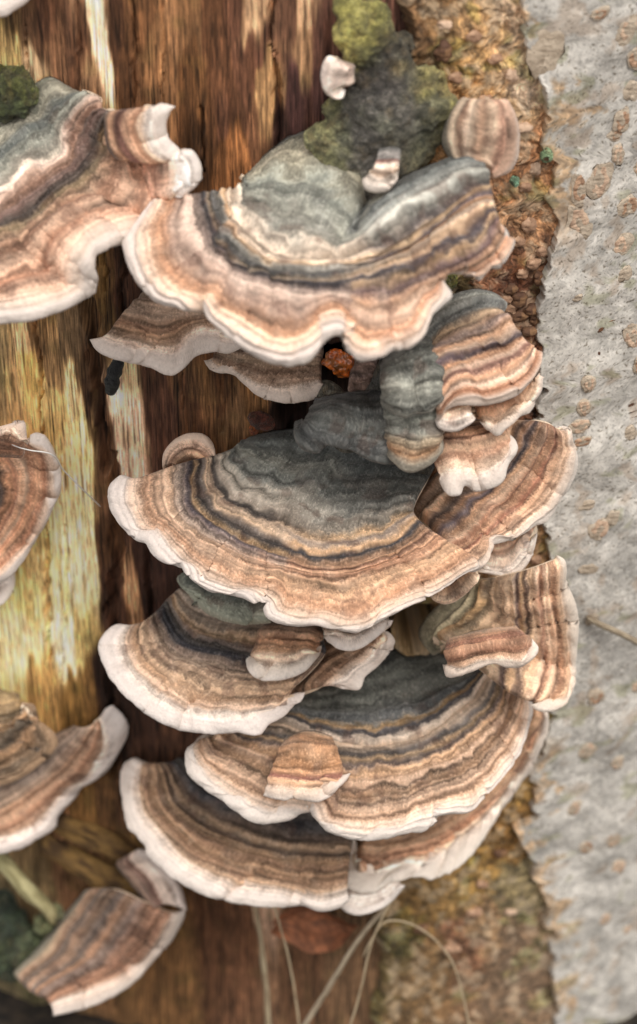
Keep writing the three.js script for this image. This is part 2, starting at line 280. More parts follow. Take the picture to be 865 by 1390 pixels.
const corkTex = (a, b, s) => texture(128, 128, (u, v, c) => { const t = clamp(.5 + fbm(u * 9, v * 13, s, 3) * 1.5 + (rnd() - .5) * .3), A = hex(a), B = hex(b); for (let q = 0; q < 3; q++) c[q] = lerp(A[q], B[q], t); });
const corkMats = [['8e6c54', 'c8a284', 1], ['b0917a', 'd8b89c', 2], ['a08e7a', 'c8b6a0', 3], ['5c4030', '8e6a4a', 4]].map(([a, b, s]) => new THREE.MeshStandardMaterial({ map: corkTex(a, b, s), bumpMap: innerBump, bumpScale: .0004, roughness: .85 }));
// lenticels on the grey bark: x, y, width, height (photo pixels), material
const LENT = pts(`804,5,18,12,0 841,26,20,30,1 852,65,16,26,0 849,112,16,24,2 733,57,30,46,2 834,152,15,24,0 827,172,16,12,0 828,196,12,22,1 805,231,22,36,1 778,290,22,40,1 779,245,17,34,0 843,267,20,22,0 834,322,20,22,1 790,507,14,18,1
 784,540,15,20,1 778,566,22,16,1 782,586,20,12,0 850,445,22,30,1 856,480,12,22,0 805,705,22,26,1 823,690,14,18,2 790,675,18,12,2 792,760,24,16,2 800,932,18,22,0 790,1005,20,22,1 828,1022,14,20,1 773,1084,16,22,1 824,1125,20,30,1 789,1138,18,18,0 830,1163,18,22,1
 763,600,16,18,1 762,810,14,30,2 845,575,14,18,2 838,360,16,16,2 795,825,12,20,2 856,920,16,18,1 812,1235,16,20,1 845,1250,18,20,1 775,390,10,8,2 858,215,14,20,1`);
for (const [i, [x, y, w, h, m]] of LENT.entries()) {
  const [a, yy] = ay(x, y), o = greyHeight(a, yy) + 3.4, K = .00015 * 1.06;
  const p = onTrunk(a, yy, o, new THREE.Vector3());
  const l = mesh('lenticel', nub(w * K * .52, h * K * .56, .00045, i * 3.7, .75), corkMats[m], tree);
  l.position.copy(p.sub(OFF)); l.rotation.y = a / 1000 / R; l.rotation.z = (rnd() - .5) * .5;
  const l2 = mesh('cork_rim', nub(w * K * .68, h * K * .7, .0003, i * 2.3 + 50, 0, 2), corkMats[2], tree);
  l2.position.copy(l.position); l2.rotation.copy(l.rotation);
}
// larger cork grains of the torn inner bark
const CORK = pts(`700,398,22,20,3 716,412,20,18,3 702,420,26,18,3 690,385,18,16,3 726,368,16,18,3 712,440,20,14,3 694,438,14,12,3 704,362,16,14,0 718,346,18,14,0 722,425,16,16,3 690,410,14,14,0 684,398,14,12,0 708,455,14,12,3 640,40,18,16,0 602,26,16,12,1 668,72,18,12,0 616,100,18,14,0
 690,95,14,18,1 655,130,20,12,0 705,165,20,14,1 715,300,18,22,0 708,245,16,12,0 700,320,14,14,0 722,222,14,16,1 728,330,12,14,0 600,62,20,26,3 570,1250,24,16,3 640,1230,22,16,0 676,1150,20,14,3 650,1190,20,12,0 610,1280,26,18,0 690,1230,18,14,1 700,745,22,18,0 722,752,16,14,0`);
for (const [i, [x, y, w, h, m]] of CORK.entries()) {
  const [a, yy] = ay(x, y), K = .00015 * 1.06, l = mesh('cork_grain', nub(w * K * .5, h * K * .5, w * K * .33, i * 5.1 + 9), corkMats[m], tree);
  l.position.copy(onTrunk(a, yy, innerHeight(a, yy) + .3)).sub(OFF); l.rotation.y = a / 1000 / R;
}

// ---------------------------------------------------------------- the bracket fungi
const fuzz = texture(512, 512, (u, v, c) => { // short matted hair
  const x = u * 512, y = v * 512; c[0] = c[1] = c[2] = 128 + 60 * noise(x / 3.1, y / 3.1, 2) + 46 * noise(x / 1.6, y / 1.6, 5) + 34 * (rnd() - .5) + 40 * noise(x / 14, y / 14, 9);
}, false);
fuzz.channel = 1;
const poreTex = texture(256, 256, (u, v, c) => { const x = u * 256, y = v * 256, p = noise(x / 2.2, y / 2.2, 3), k = 1 + p * .1 + fbm(x / 30, y / 30, 4) * .14; c[0] = 226 * k; c[1] = 204 * k; c[2] = 178 * k; });
poreTex.channel = 1;
const poreMat = new THREE.MeshStandardMaterial({ map: poreTex, bumpMap: fuzz, bumpScale: .0001, roughness: .95 });
// a curve through points, followed by its own length or by that of another list of as many points
const lengths = (P) => { const t = [0]; for (let i = 1; i < P.length; i++) t.push(t[i - 1] + Math.hypot(P[i][0] - P[i - 1][0], P[i][1] - P[i - 1][1]) + 1e-3); return t; };
function hermite(T, P, dims) { // through P at knots T
  const n = T.length, M = P.map((p, i) => { const a = Math.max(0, i - 1), b = Math.min(n - 1, i + 1), o = []; for (let q = 0; q < dims; q++) o.push((P[b][q] - P[a][q]) / (T[b] - T[a])); return o; });
  return (t, o) => {
    let i = 0; while (i < n - 2 && t > T[i + 1]) i++;
    const h = T[i + 1] - T[i], s = clamp((t - T[i]) / h, -.2, 1.2), s2 = s * s, s3 = s2 * s, a = 2 * s3 - 3 * s2 + 1, b = s3 - 2 * s2 + s, c = 3 * s2 - 2 * s3, d = s3 - s2;
    for (let q = 0; q < dims; q++) o[q] = a * P[i][q] + b * h * M[i][q] + c * P[i + 1][q] + d * h * M[i + 1][q];
    return o;
  };
}
function blurU(A, n, m, r) { // smooths every row of A (m rows of n)
  const o = new Float32Array(A.length);
  for (let j = 0; j < m; j++) for (let i = 0; i < n; i++) { let s = 0, w = 0; for (let k = -r; k <= r; k++) { const q = clamp(i + k, 0, n - 1), g = Math.exp(-2 * (k / (r + .01)) ** 2); s += A[j * n + q] * g; w += g; } o[j * n + i] = s / w; }
  return o;
}
function bands(s) { const L = s.trim().split(/\s+/).map((q) => { const [t, c] = q.split(':'), [r, g, b] = hex(c), l = r * .35 + g * .5 + b * .15, k = g >= r - 6 ? .5 : .2, M2 = l > 205 ? .94 : 1; const rgb = [M2 * lerp(r, l * 1.05, k), M2 * lerp(g, l * (l > 205 ? .985 : 1), k), M2 * lerp(b, l * (g >= r - 6 ? .93 : .96), k)], pk = r > b + 14 && l < 205 ? .18 : 0, gz = g >= r - 8 && l < 165 ? .97 : 1, up = Math.max(0, 84 - l) * .22; if (rgb[2] < rgb[0] * .64) rgb[2] = lerp(rgb[2], rgb[0] * .64, .2); return [Number(t), ...[1.17, .965, .83].map((m, i) => lerp(rgb[i], l * m, pk) * gz * .96 + 4 + up)]; }); return (t, o) => { let i = 0; while (i < L.length - 2 && t > L[i + 1][0]) i++; let f = clamp((t - L[i][0]) / (L[i + 1][0] - L[i][0])); f = f * f * (3 - 2 * f); for (let q = 0; q < 3; q++) o[q] = lerp(L[i][q + 1], L[i + 1][q + 1], f); return o; }; }
let lobeSeed = 0;
/* One lobe of a bracket: rows of points from where it grows (0) to its rim (1), lifted onto a sheet that leaves the trunk at
   a = x,y,out with a droop and a roll in degrees; t thickness (mm); lift, dome, wave: relief (mm); s: colours of the zones. */
function lobe(parent, base, d) {
  const sd = ++lobeSeed * 13.7, K = .15;
  const V = Object.keys(d.rows).map(Number).sort((a, b) => a - b), rowsP = V.map((v) => pts(d.rows[v].replace(/\|/g, ' ')).map((p) => [p[0], p[1], p[2] ?? 0]));
  const rim = rowsP[rowsP.length - 1], rt = lengths(rim), L = rt[rt.length - 1];
  const seg = V.map((v) => d.rows[v].split('|').map((q) => pts(q).length)), cuts = (k) => { let c = 0; return [0, ...seg[k].slice(0, -1).map((n) => c += n)]; }, rimCuts = cuts(V.length - 1).map((c) => rt[c]).concat(L);
  const curves = rowsP.map((p, k) => {
    if (seg[k].length > 1) { const t0 = lengths(p), c = cuts(k).map((z) => t0[z]).concat(t0[t0.length - 1]), t = t0.map((x) => { let z = 0; while (z < c.length - 2 && x >= c[z + 1]) z++; return lerp(rimCuts[z], rimCuts[z + 1], (x - c[z]) / (c[z + 1] - c[z])); }), f = hermite(t, p, 3); return (u, o) => f(u * L, o); }
    const t = p.length === rim.length ? rt : lengths(p), f = hermite(t, p, 3), e = t[t.length - 1]; return (u, o) => f(u * e, o); });
  const nu = clamp(Math.round(L / 2.5), 26, 420);
  const mid = (i, u) => curves[i](u, [0, 0, 0]);
  let dep = 0; for (let i = 0; i + 1 < V.length; i++) for (const u of [.2, .5, .8]) { const p = mid(i, u), q = mid(i + 1, u); dep += Math.hypot(p[0] - q[0], p[1] - q[1]) / 3; }
  const nv = clamp(Math.round(dep / 2.3), 18, 170), n = nu + 1, m = nv + 1, N = n * m;
  // places in the sight of the photograph's eye, then out from the trunk
  const PX = new Float32Array(N * 3), o3 = [0, 0, 0];
  for (let i = 0; i < n; i++) {
    const f = hermite(V, curves.map((c) => c(i / nu, [0, 0, 0])), 3);
    for (let j = 0; j < m; j++) { const v = 1 - (1 - j / nv) ** 1.35; f(v * (1 + sstep(.75, 1, v) * (fbm(i / nu * L / 11, sd, 3, 2) * 2.4 + noise(i / nu * L / 3.5, sd, 8) * .5) * clamp(L / 500, .3, 1) / Math.max(dep, 60)), o3); PX.set(o3, (j * n + i) * 3); }
  }
  const vOf = (j) => 1 - (1 - j / nv) ** 1.35;
  const [ax, ayy, ao = 0] = d.a.split(',').map(Number), A = atOut(ax, ayy, ao / 1000, new THREE.Vector3());
  const dr = (d.d ?? 16) * Math.PI / 180, ro = (d.roll ?? 0) * Math.PI / 180;
  const nrm = new THREE.Vector3(Math.sin(ro), Math.cos(ro) * Math.cos(dr), Math.cos(ro) * Math.sin(dr)).normalize();
  let out = new Float32Array(N); const ray = new THREE.Vector3(), q = new THREE.Vector3(), minO = (d.min ?? 1.5) + ao * .7;
  for (let k = 0; k < N; k++) {
    rayDir(PX[3 * k], PX[3 * k + 1], ray);
    const den = ray.dot(nrm), t = q.copy(A).sub(CAM).dot(nrm) / den; q.copy(CAM).addScaledVector(ray, t);
    let o = t > 0 && den < -.05 ? (Math.hypot(q.x, q.z + R) - R) * 1000 : 0;
    o = Math.min(o, d.max ?? 75); const e = o - minO; out[k] = minO + .5 * (e + Math.sqrt(e * e + 4));
  }
  const soft = blurU(blurU(out, n, m, Math.max(2, Math.round(nu * .07))), n, m, Math.max(2, Math.round(nu * .05))), wv = d.follow ?? .6;
  const M = new Float32Array(N * 3), lenMM = L * K, depMM = Math.max(dep * K, 2);
  for (let j = 0, k = 0; j < m; j++) for (let i = 0; i < n; i++, k++) {
    const v = vOf(j), u = i / nu;
    let o = lerp(out[k], soft[k], wv * sstep(0, .5, v)) + PX[3 * k + 2];
    o += (d.lift ?? 0) * v ** .8 + (d.dome ?? 2) * (Math.sin(Math.PI * Math.min(1, v * .96 + .04)) - .15 * v);
    o += 1.5 * (d.wave ?? .8) * v ** 1.2 * (noise(u * lenMM / 9, sd, v * 1.4) + .6 * noise(u * lenMM / 3.6, sd + 5, v * 2));
    const cr = 1 - Math.abs(noise(u * lenMM / 7.5 + v * .6, sd + 40, v)) / .16; if (cr > 0) o -= (d.crease ?? 1.2) * cr * cr * sstep(.45, .95, v);
    o -= (d.sink ?? 3) * sstep(d.sink ? .3 : .06, 0, v) ; if (d.side) o -= d.side * (1 - sstep(0, .16, Math.min(u, 1 - u)));
    atOut(PX[3 * k], PX[3 * k + 1], o / 1000, q); M[3 * k] = q.x; M[3 * k + 1] = q.y; M[3 * k + 2] = q.z;
  }
  // thickness, rounded at the rim and at both ends
  const T = (d.t ?? 2.1) / 1000, half = T / 2, vr = clamp(1.5 / depMM, .05, .3), ur = clamp(1.4 / lenMM, .008, .2);
  const top = new Float32Array(N * 3), bot = new Float32Array(N * 3), e1 = new THREE.Vector3(), e2 = new THREE.Vector3(), nn = new THREE.Vector3(), get = (k, o) => o.set(M[3 * k], M[3 * k + 1], M[3 * k + 2]), P0 = new THREE.Vector3();
  const terr = (t, u) => { const q2 = t * Math.max(3, depMM / 2.4) + noise(u * lenMM / 16, sd + 60, t * 2) * .5 + noise(t * 5, sd + 61) * 1.1, f = q2 - Math.floor(q2), a = .35 + .65 * (PM[Math.floor(q2) + Math.floor(sd) & 255] / 255); return [f, a]; };
  const wob = (v, i) => v + noise(i / nu * lenMM / 7, v * 3, sd) * .03 * (1 - v);
  for (let j = 0, k = 0; j < m; j++) for (let i = 0; i < n; i++, k++) {
    const v = vOf(j), u = i / nu;
    get(j * n + Math.min(i + 2, nu), e1).sub(get(j * n + Math.max(i - 2, 0), P0)); get(Math.min(j + 2, nv) * n + i, e2).sub(get(Math.max(j - 2, 0) * n + i, P0));
    nn.crossVectors(e1, e2).normalize(); get(k, P0); if (nn.dot(q.copy(CAM).sub(P0)) < 0) nn.negate();
    const x = clamp((v - (1 - vr)) / vr), y = d.open ? 0 : clamp(1 - Math.min(u, 1 - u) / ur), pr = Math.sqrt(Math.max(0, 1 - x * x)) * Math.sqrt(Math.max(0, 1 - y * y));
    const vv = wob(v, i), ridge = (noise(vv * depMM / 1.5, sd + 2) * .5 + noise(vv * depMM / .7, sd + 9) * .34) * (d.ridge ?? 1) * sstep(1, .8, v) + ((T2) => T2[1] * .55 * (d.ridge ?? 1) * (sstep(0, .75, T2[0]) - sstep(.8, 1, T2[0])) * sstep(1, .86, v) * sstep(.04, .2, v))(terr(vv, u));
    const fold = noise(u * lenMM / 2.2, v * 2, sd) * .26 * sstep(.3, .9, v) + fbm(M[3 * k] * 700, M[3 * k + 1] * 700, M[3 * k + 2] * 700, 2) * .22 * (d.lump ?? 1);
    const swell = 1 + .35 * Math.exp(-(((v - .93) / .06) ** 2));
    const up = half * pr * swell + (ridge + fold) * .001 * pr, dn = (half + (1 - v) * T * .4) * pr;
    top[3 * k] = P0.x + nn.x * up; top[3 * k + 1] = P0.y + nn.y * up; top[3 * k + 2] = P0.z + nn.z * up;
    bot[3 * k] = P0.x - nn.x * dn; bot[3 * k + 1] = P0.y - nn.y * dn; bot[3 * k + 2] = P0.z - nn.z * dn;
  }
  const pos = new Float32Array(N * 6), uv = new Float32Array(N * 4), uv1 = new Float32Array(N * 4); pos.set(top); pos.set(bot, N * 3);
  for (let k = 0; k < 2 * N; k++) { pos[3 * k] -= base.x; pos[3 * k + 1] -= base.y; pos[3 * k + 2] -= base.z; const i = k % N % n, j = Math.floor(k % N / n), v = vOf(j), u = i / nu; uv[2 * k] = u; uv[2 * k + 1] = v; uv1[2 * k] = u * lenMM / 26; uv1[2 * k + 1] = v * depMM / 26; }
  const under = (i, j) => (j === nv || ((i === 0 || i === nu) && !d.open) ? 0 : N) + j * n + i, cap = [], marg = [], pore = [], vm = d.margin ?? .86, flip = (() => { const a = new THREE.Vector3().fromArray(top, 0), k = Math.floor(m / 2) * n + Math.floor(n / 2), p = (z) => new THREE.Vector3().fromArray(top, 3 * z); a.copy(p(k + 1)).sub(p(k)); const b = p(k + n).sub(p(k)); return a.cross(b).dot(q.copy(CAM).sub(p(k))) < 0; })();
  const quad = (L2, a, b, c, e, f) => { f ? L2.push(a, e, b, a, c, e) : L2.push(a, b, e, a, e, c); };
  for (let j = 0; j < nv; j++) for (let i = 0; i < nu; i++) {
    const a = j * n + i, v = vOf(j + .5);
    quad(v > vm ? marg : cap, a, a + 1, a + n, a + n + 1, flip);
    quad(v > .93 ? marg : pore, under(i, j), under(i + 1, j), under(i, j + 1), under(i + 1, j + 1), !flip);
  }
  for (let i = 0; i < nu; i++) quad(pore, i, i + 1, under(i, 0), under(i + 1, 0), !flip);
  const whole = new THREE.BufferGeometry(); whole.setAttribute('position', new THREE.BufferAttribute(pos, 3)); whole.setIndex(cap.concat(marg, pore)); whole.computeVertexNormals();
  const nor = whole.attributes.normal.array;
  const sub = (I) => { const map = new Int32Array(2 * N).fill(-1); let c = 0; const idx = new Uint32Array(I.length); for (let k = 0; k < I.length; k++) { if (map[I[k]] < 0) map[I[k]] = c++; idx[k] = map[I[k]]; } const g = new THREE.BufferGeometry(), P = new Float32Array(c * 3), Q = new Float32Array(c * 3), U = new Float32Array(c * 2), W = new Float32Array(c * 2); for (let k = 0; k < 2 * N; k++) if (map[k] >= 0) { const z = map[k]; for (let w = 0; w < 3; w++) { P[3 * z + w] = pos[3 * k + w]; Q[3 * z + w] = nor[3 * k + w]; } for (let w = 0; w < 2; w++) { U[2 * z + w] = uv[2 * k + w]; W[2 * z + w] = uv1[2 * k + w]; } } g.setAttribute('position', new THREE.BufferAttribute(P, 3)); g.setAttribute('normal', new THREE.BufferAttribute(Q, 3)); g.setAttribute('uv', new THREE.BufferAttribute(U, 2)); g.setAttribute('uv1', new THREE.BufferAttribute(W, 2)); g.setIndex(new THREE.BufferAttribute(idx, 1)); return g; };
  // the zones of colour
  const f1 = bands(d.s), f2 = d.s2 ? bands(d.s2) : null, ca = [0, 0, 0], cb = [0, 0, 0];
  const tw = clamp(Math.round(L * 1.35), 48, 1400), th = clamp(Math.round(dep * 1.6), 32, 700), soot = d.soot ?? .4;
  const map = texture(tw, th, (u, v, c) => {
    const fi = u * nu, i = Math.min(nu - 1, Math.floor(fi)), sj = (1 - (1 - v) ** (1 / 1.35)) * nv, j = Math.min(nv - 1, Math.floor(sj)), k = 3 * (j * n + i), a = fi - i, b = sj - j;
    const X = (r) => 1000 * lerp(lerp(M[k + r], M[k + 3 + r], a), lerp(M[k + 3 * n + r], M[k + 3 * n + 3 + r], a), b), x = X(0), y = X(1), z = X(2);
    const inner = sstep(1, .55, v), grain = rnd() - .5, hair = noise(x / .32, y / .32, z / .32);
    const w = fbm(x / 7, y / 7, z / 7, 3) * .045 * (.2 + inner) + fbm(x / 1.6, y / 1.6, z / 1.6, 2) * .016 * (.45 + inner);
    const t = clamp(v + w * sstep(1, .9, v) + noise(u * lenMM / 7, v * 3, sd) * .03 * (1 - v) + (grain * 1.1 + hair * .5) * (.022 * sstep(1.02, .78, v) * clamp(9 / depMM, .35, 1)));
    const tb = t < .74 ? t : .74 + (t - .74) * .8; f1(tb, ca); if (f2) { f2(tb, cb); const m2 = sstep(d.mix?.[0] ?? .3, d.mix?.[1] ?? .7, u + .15 * noise(x / 4, y / 4, z / 4)); for (let r = 0; r < 3; r++) ca[r] = lerp(ca[r], cb[r], m2); }
    const zone = sstep(.94, .83, t), [tf, ta] = terr(t, u), fine = noise(t * depMM / .34, sd, u * 3) * .18 + noise(t * depMM / .9, sd + 20, u * 3) * .24 + ta * (.18 * sstep(.66, .84, tf) - .2 * sstep(.3, .08, tf) - .22 * sstep(.93, .99, tf)), rad = noise(u * lenMM / .3, v * depMM / 2.2, sd) * .07 + noise(u * lenMM / 1.3, v * depMM / 7, sd + 3) * .08;
    let g = 1 + zone * (fine + rad + grain * .26 + hair * .1 + fbm(x / 3, y / 3, z / 3, 2) * .22) + (1 - zone) * (grain * .06 + hair * .03 + rad * .18 + noise(v * depMM / .5, sd + 70, u * 4) * .03 - .05 * sstep(.55, .8, noise(x / .45, y / .45, z / .45)));
    const lum = (ca[0] + ca[1] + ca[2]) / 3;
    // worn strips where the dark flesh shows, and pale hair
    const worn = sstep(.2, .42, fbm(x / 3.2, y / 3.2, z / 3.2, 3) + noise(t * depMM / 1.6, sd + 30) * .22 - .08) * zone * sstep(.08, .3, v) * soot;
    const pale = sstep(.12, .5, fbm(x / 2.4 + 40, y / 2.4, z / 2.4, 3) + grain * .35) * zone * .24;
    for (let r = 0; r < 3; r++) { let q2 = ca[r] * g; q2 = lerp(q2, [74, 52, 44][r], worn * .75); q2 = lerp(q2, q2 * .45 + [222, 208, 192][r] * .55, pale); c[r] = q2; }
    if (hair > .5 && lum < 150) { c[0] += 16; c[1] += 15; c[2] += 14; }
  }, true, THREE.ClampToEdgeWrapping);
  const mat = new THREE.MeshPhysicalMaterial({ map, bumpMap: fuzz, bumpScale: .00016, roughness: .92, specularIntensity: .3, sheen: .35, sheenRoughness: .6, sheenColor: new THREE.Color(.9, .86, .8) });
  mesh('cap', sub(cap), mat, parent); mesh('pale_margin', sub(marg), mat, parent); mesh('pore_surface', sub(pore), poreMat, parent);
}
const GRP = 'bracket fungi growing on the trunk';
function fungus(label, ...lobes) {
  const [x, y, o = 0] = lobes[0].a.split(',').map(Number), g = thing('bracket_fungus', label, 'fungus', atOut(x, y, o / 1000, new THREE.Vector3()), GRP);
  for (const d of lobes) {
    if (lobes.length === 1) lobe(g, g.position, d);
    else { const l = new THREE.Group(); l.name = 'lobe'; g.add(l); if (d.l) l.userData.label = d.l; lobe(l, g.position, d); }
  }
  return g;
}
const OLD = '0:7c8274 .1:8c907e .18:6a7270 ';
fungus('large bracket at the upper left with grey green top and folded pale rim',
  { a: '20,150', d: 20, t: 2.4, dome: 5, wave: .8, follow: .35, rows: { 0: '-130,230 -60,200 0,172 35,140 66,113 97,131 118,139', .35: '-130,320 -60,305 0,275 45,240 85,210 94,170 122,141 136,146,1', .6: '-130,370 -60,352 0,322 50,300 85,270 122,243 141,210,1 142,180,2 150,150,2.5', .86: '-130,415 -60,415 0,406 55,400 88,388,-1 90,356,3 100,330,6 122,314,6 156,305,4 196,300 220,284,3 205,238,4 190,215,5 180,180,5 172,150,4', 1: '-130,440 -60,448 0,440 40,436 90,420 130,394,-2 130,372,3 130,350,6 150,337,6 178,330,4 206,327 232,306,3 233,285,4 240,262,5 234,235,6 215,205,6 205,180,6 190,148,5' },
    s: '0:7d8470 .1:8f937c .18:59625f .24:858a7c .31:8a8778 .35:e0c3b0 .385:c59d86 .42:8a6450 .48:6a5048 .55:453a34 .6:7a6446 .64:b98d6c .69:9b6a4c .73:c79c7e .78:a36d4c .83:cba084 .87:e6cbb4 .91:f2e2d4 1:f5e8dc' },
  { l: 'upturned upper lobe with a pointed tip', a: '165,150,7', d: 30, roll: 25, t: 2.2, lift: 7, dome: 2, follow: .2, wave: .3, min: 7, rows: { 0: '152,150 150,170 153,195 165,215', .5: '188,146 183,170 190,200 212,222', .8: '208,143 200,168 208,198 232,217', 1: '240,144 232,150 226,168 230,188 246,206 240,216' }, margin: .74, s: '0:6a5040 .15:a07250 .3:7a4c40 .4:c79472 .6:b07a56 .72:e0bd9e .8:f2e0d0 1:f5e8dc' },
  { l: 'rounded pale lobe at the right tip', a: '230,215,8', d: 24, t: 2.4, lift: 6, dome: 2, follow: .2, wave: .3, min: 8, rows: { 0: '205,205 205,240 215,270', .5: '228,208 226,240 228,270', .68: '243,206 246,235 240,262', 1: '246,203 262,205 273,222 272,244 262,257 250,264 238,268' }, margin: .62, s: '0:a8745a .3:b98468 .5:c8987c .62:dfc0aa .7:f2e2d4 1:f6eadf' });
fungus('broad upper central bracket below the dark lump, grey green back, wavy pale front edge',
  { a: '430,184', d: 17, dome: 5, wave: .7, ridge: 1.3, rows: { 0: '335,250 341,242 | 348,235 370,212 400,190 440,179 470,184 490,215 | 492,250 490,280,-2 482,312 506,280,4 540,255,6 575,237,7 605,224,7 632,217,7 656,224,6', .3: '317,257 320,285 | 323,294 345,315 385,335 430,345 | 445,349,-1 460,350,-1 490,338,3 520,318,7 555,292,9 590,268,9 635,245,8 664,244,7', .5: '293,262 300,315 | 308,330 325,350 370,372 425,376 | 445,374 465,372 505,358,1 555,335,2 602,303,4 642,278,5 670,271,5', .66: '266,264 276,312 292,345 | 306,358 330,374 375,391 425,398 | 448,399 470,400 515,402 555,388 592,362,1 622,347,2 652,326,3 678,298,4',
    .85: '228,272 205,333 229,386 262,403,-1 | 290,404,1 300,422,1 338,446 372,466 407,466 436,436 | 452,428 468,434 482,457 498,469 530,456 558,448 565,435 572,415 586,400 588,378 602,361 632,358 648,362 658,350 668,350 680,337 682,325 679,306,3', 1: '205,280 168,330 172,356 186,382 206,405 233,417 262,412,-2 | 281,406 279,426,1 293,443,1 320,466 350,486 390,497 420,490 438,468 | 452,457 470,460 477,480 492,491 530,477 560,470 574,457 583,430 612,404 594,386 606,371 640,373 650,381 662,362 673,365 690,347 692,332 684,312,3' }, mix: [.5, .75],
    s: '0:757d66 .06:989a7c .14:727a70 .2:8f9284 .26:74746a .31:c4b6a2 .36:b5a28c .4:cbb59c .44:c79f74 .48:77726a .53:4c4a4a .57:8f7a62 .61:36323a .66:74625a .7:b59c8c .75:a28270 .8:b88058 .85:dcbda4 .89:f2e0d2 1:f6eadf',
    s2: '0:4c5454 .1:5e6666 .2:888e8a .29:a6a89e .33:76746c .38:5a504c .42:a58560 .46:54484a .5:b48258 .53:8a7866 .57:c09a74 .6:4c4448 .63:a8835c .67:5c4544 .72:b58460 .76:d2a88a .8:b87e58 .84:d9b296 .88:f0d8c4 .92:f6e8da 1:f7ecdf' });
fungus('small dusky bracket with a thick pale rim, lowest on the left under the left wing',
  { a: '235,402', d: 22, dome: 1.5, wave: .5, t: 2.4, rows: { 0: '195,404 230,400 270,395 305,395', .45: '165,428 210,440 258,433 302,424', .8: '143,455 188,468 236,474 256,455 276,447 322,462', 1: '121,461 136,480 168,491 202,498 231,510 250,500 265,485 290,478 312,480 328,472' }, margin: .82,
    s: '0:5a4a3e .2:846a56 .4:a58a74 .55:8a664c .68:9c7454 .76:b08c70 .81:ddc0aa .86:efdccd 1:f4e6da' });
fungus('low brown bracket tucked right under the central bracket beside the dark hollow',
  { a: '360,466', d: 24, dome: 1, wave: .4, rows: { 0: '290,468 340,463 400,466 440,474', .6: '290,482 330,498 390,506 437,500', .84: '287,488 318,501 345,521 385,531 437,520', 1: '277,489 285,502 318,509 328,518 348,536 380,547 412,546 432,538 442,520' },
    s: '0:5c4a40 .3:7a6454 .5:94785f .65:7c5c46 .77:a8866c .84:e6cfbc 1:f3e4d6' });
fungus('tongue shaped dark brown little bracket hanging in the hollow beside the orange scrap',
  { a: '495,486,4', d: 40, lift: 4, dome: 1, wave: .3, t: 1.6, rows: { 0: '478,486 495,482 513,487', .5: '474,514 490,516 509,512', 1: '472,528 478,541 494,536 508,524' }, s: '0:4a3c38 .3:8a6c60 .45:5e4a44 .6:907468 .8:6e564c .95:a88c7e 1:b8a090' });
fungus('rounded shell shaped knob at the top right on the torn bark, striped vertically',
  { a: '620,185,3', d: 20, roll: 35, lift: 9, dome: 6, wave: .5, min: 4, t: 3, rows: { 0: '634,142 615,165 611,190 622,213', .4: '652,135 636,163 634,192 641,220', .72: '666,134 668,165 664,198 655,228', 1: '677,137 699,164 703,200 697,222 684,234 664,232' }, margin: .9,
    s: '0:8e9080 .15:a7a08c .28:c9b193 .38:a27a60 .48:cfb498 .58:a88064 .68:d6b494 .78:b07c62 .85:d4a88c .92:eed8c6 1:f3e6da' });
fungus('tiny pale bracket on the dark lump right above the central bracket',
  { a: '530,212,10', d: 30, lift: 6, dome: 2, wave: .2, min: 8, t: 2, rows: { 0: '514,211 530,207 544,210', .5: '506,229 522,229 542,226', 1: '493,244 496,257 514,262 531,256 540,240' }, s: '0:6a6a6a .25:8e8680 .36:8a5a50 .46:d8c6b4 .62:c2a288 .75:e0cdba 1:eee2d6' });
fungus('tiny pinkish white knob at the top, left of the yellow green lumps',
  { a: '470,100,3', d: 30, roll: -30, lift: 5, dome: 3, wave: .3, min: 3, t: 3, rows: { 0: '474,84 472,100 474,116', .5: '462,82 456,100 460,120', 1: '458,80 445,92 443,110 448,124 458,128 470,122' }, s: '0:8a7a6a .3:c4a898 .6:d8c2b4 1:e8dcd2' });
fungus('pale bracket corner at the very top left of the photo',
  { a: '0,-70', d: 20, dome: 2, wave: .4, rows: { 0: '-60,-70 0,-75 60,-60', .6: '-60,-20 0,-20 50,-30', 1: '-70,15 -20,24 8,22 20,14 38,2 60,-30' }, s: '0:8a7060 .5:c09c82 .8:ead6c6 1:f0e4da' });
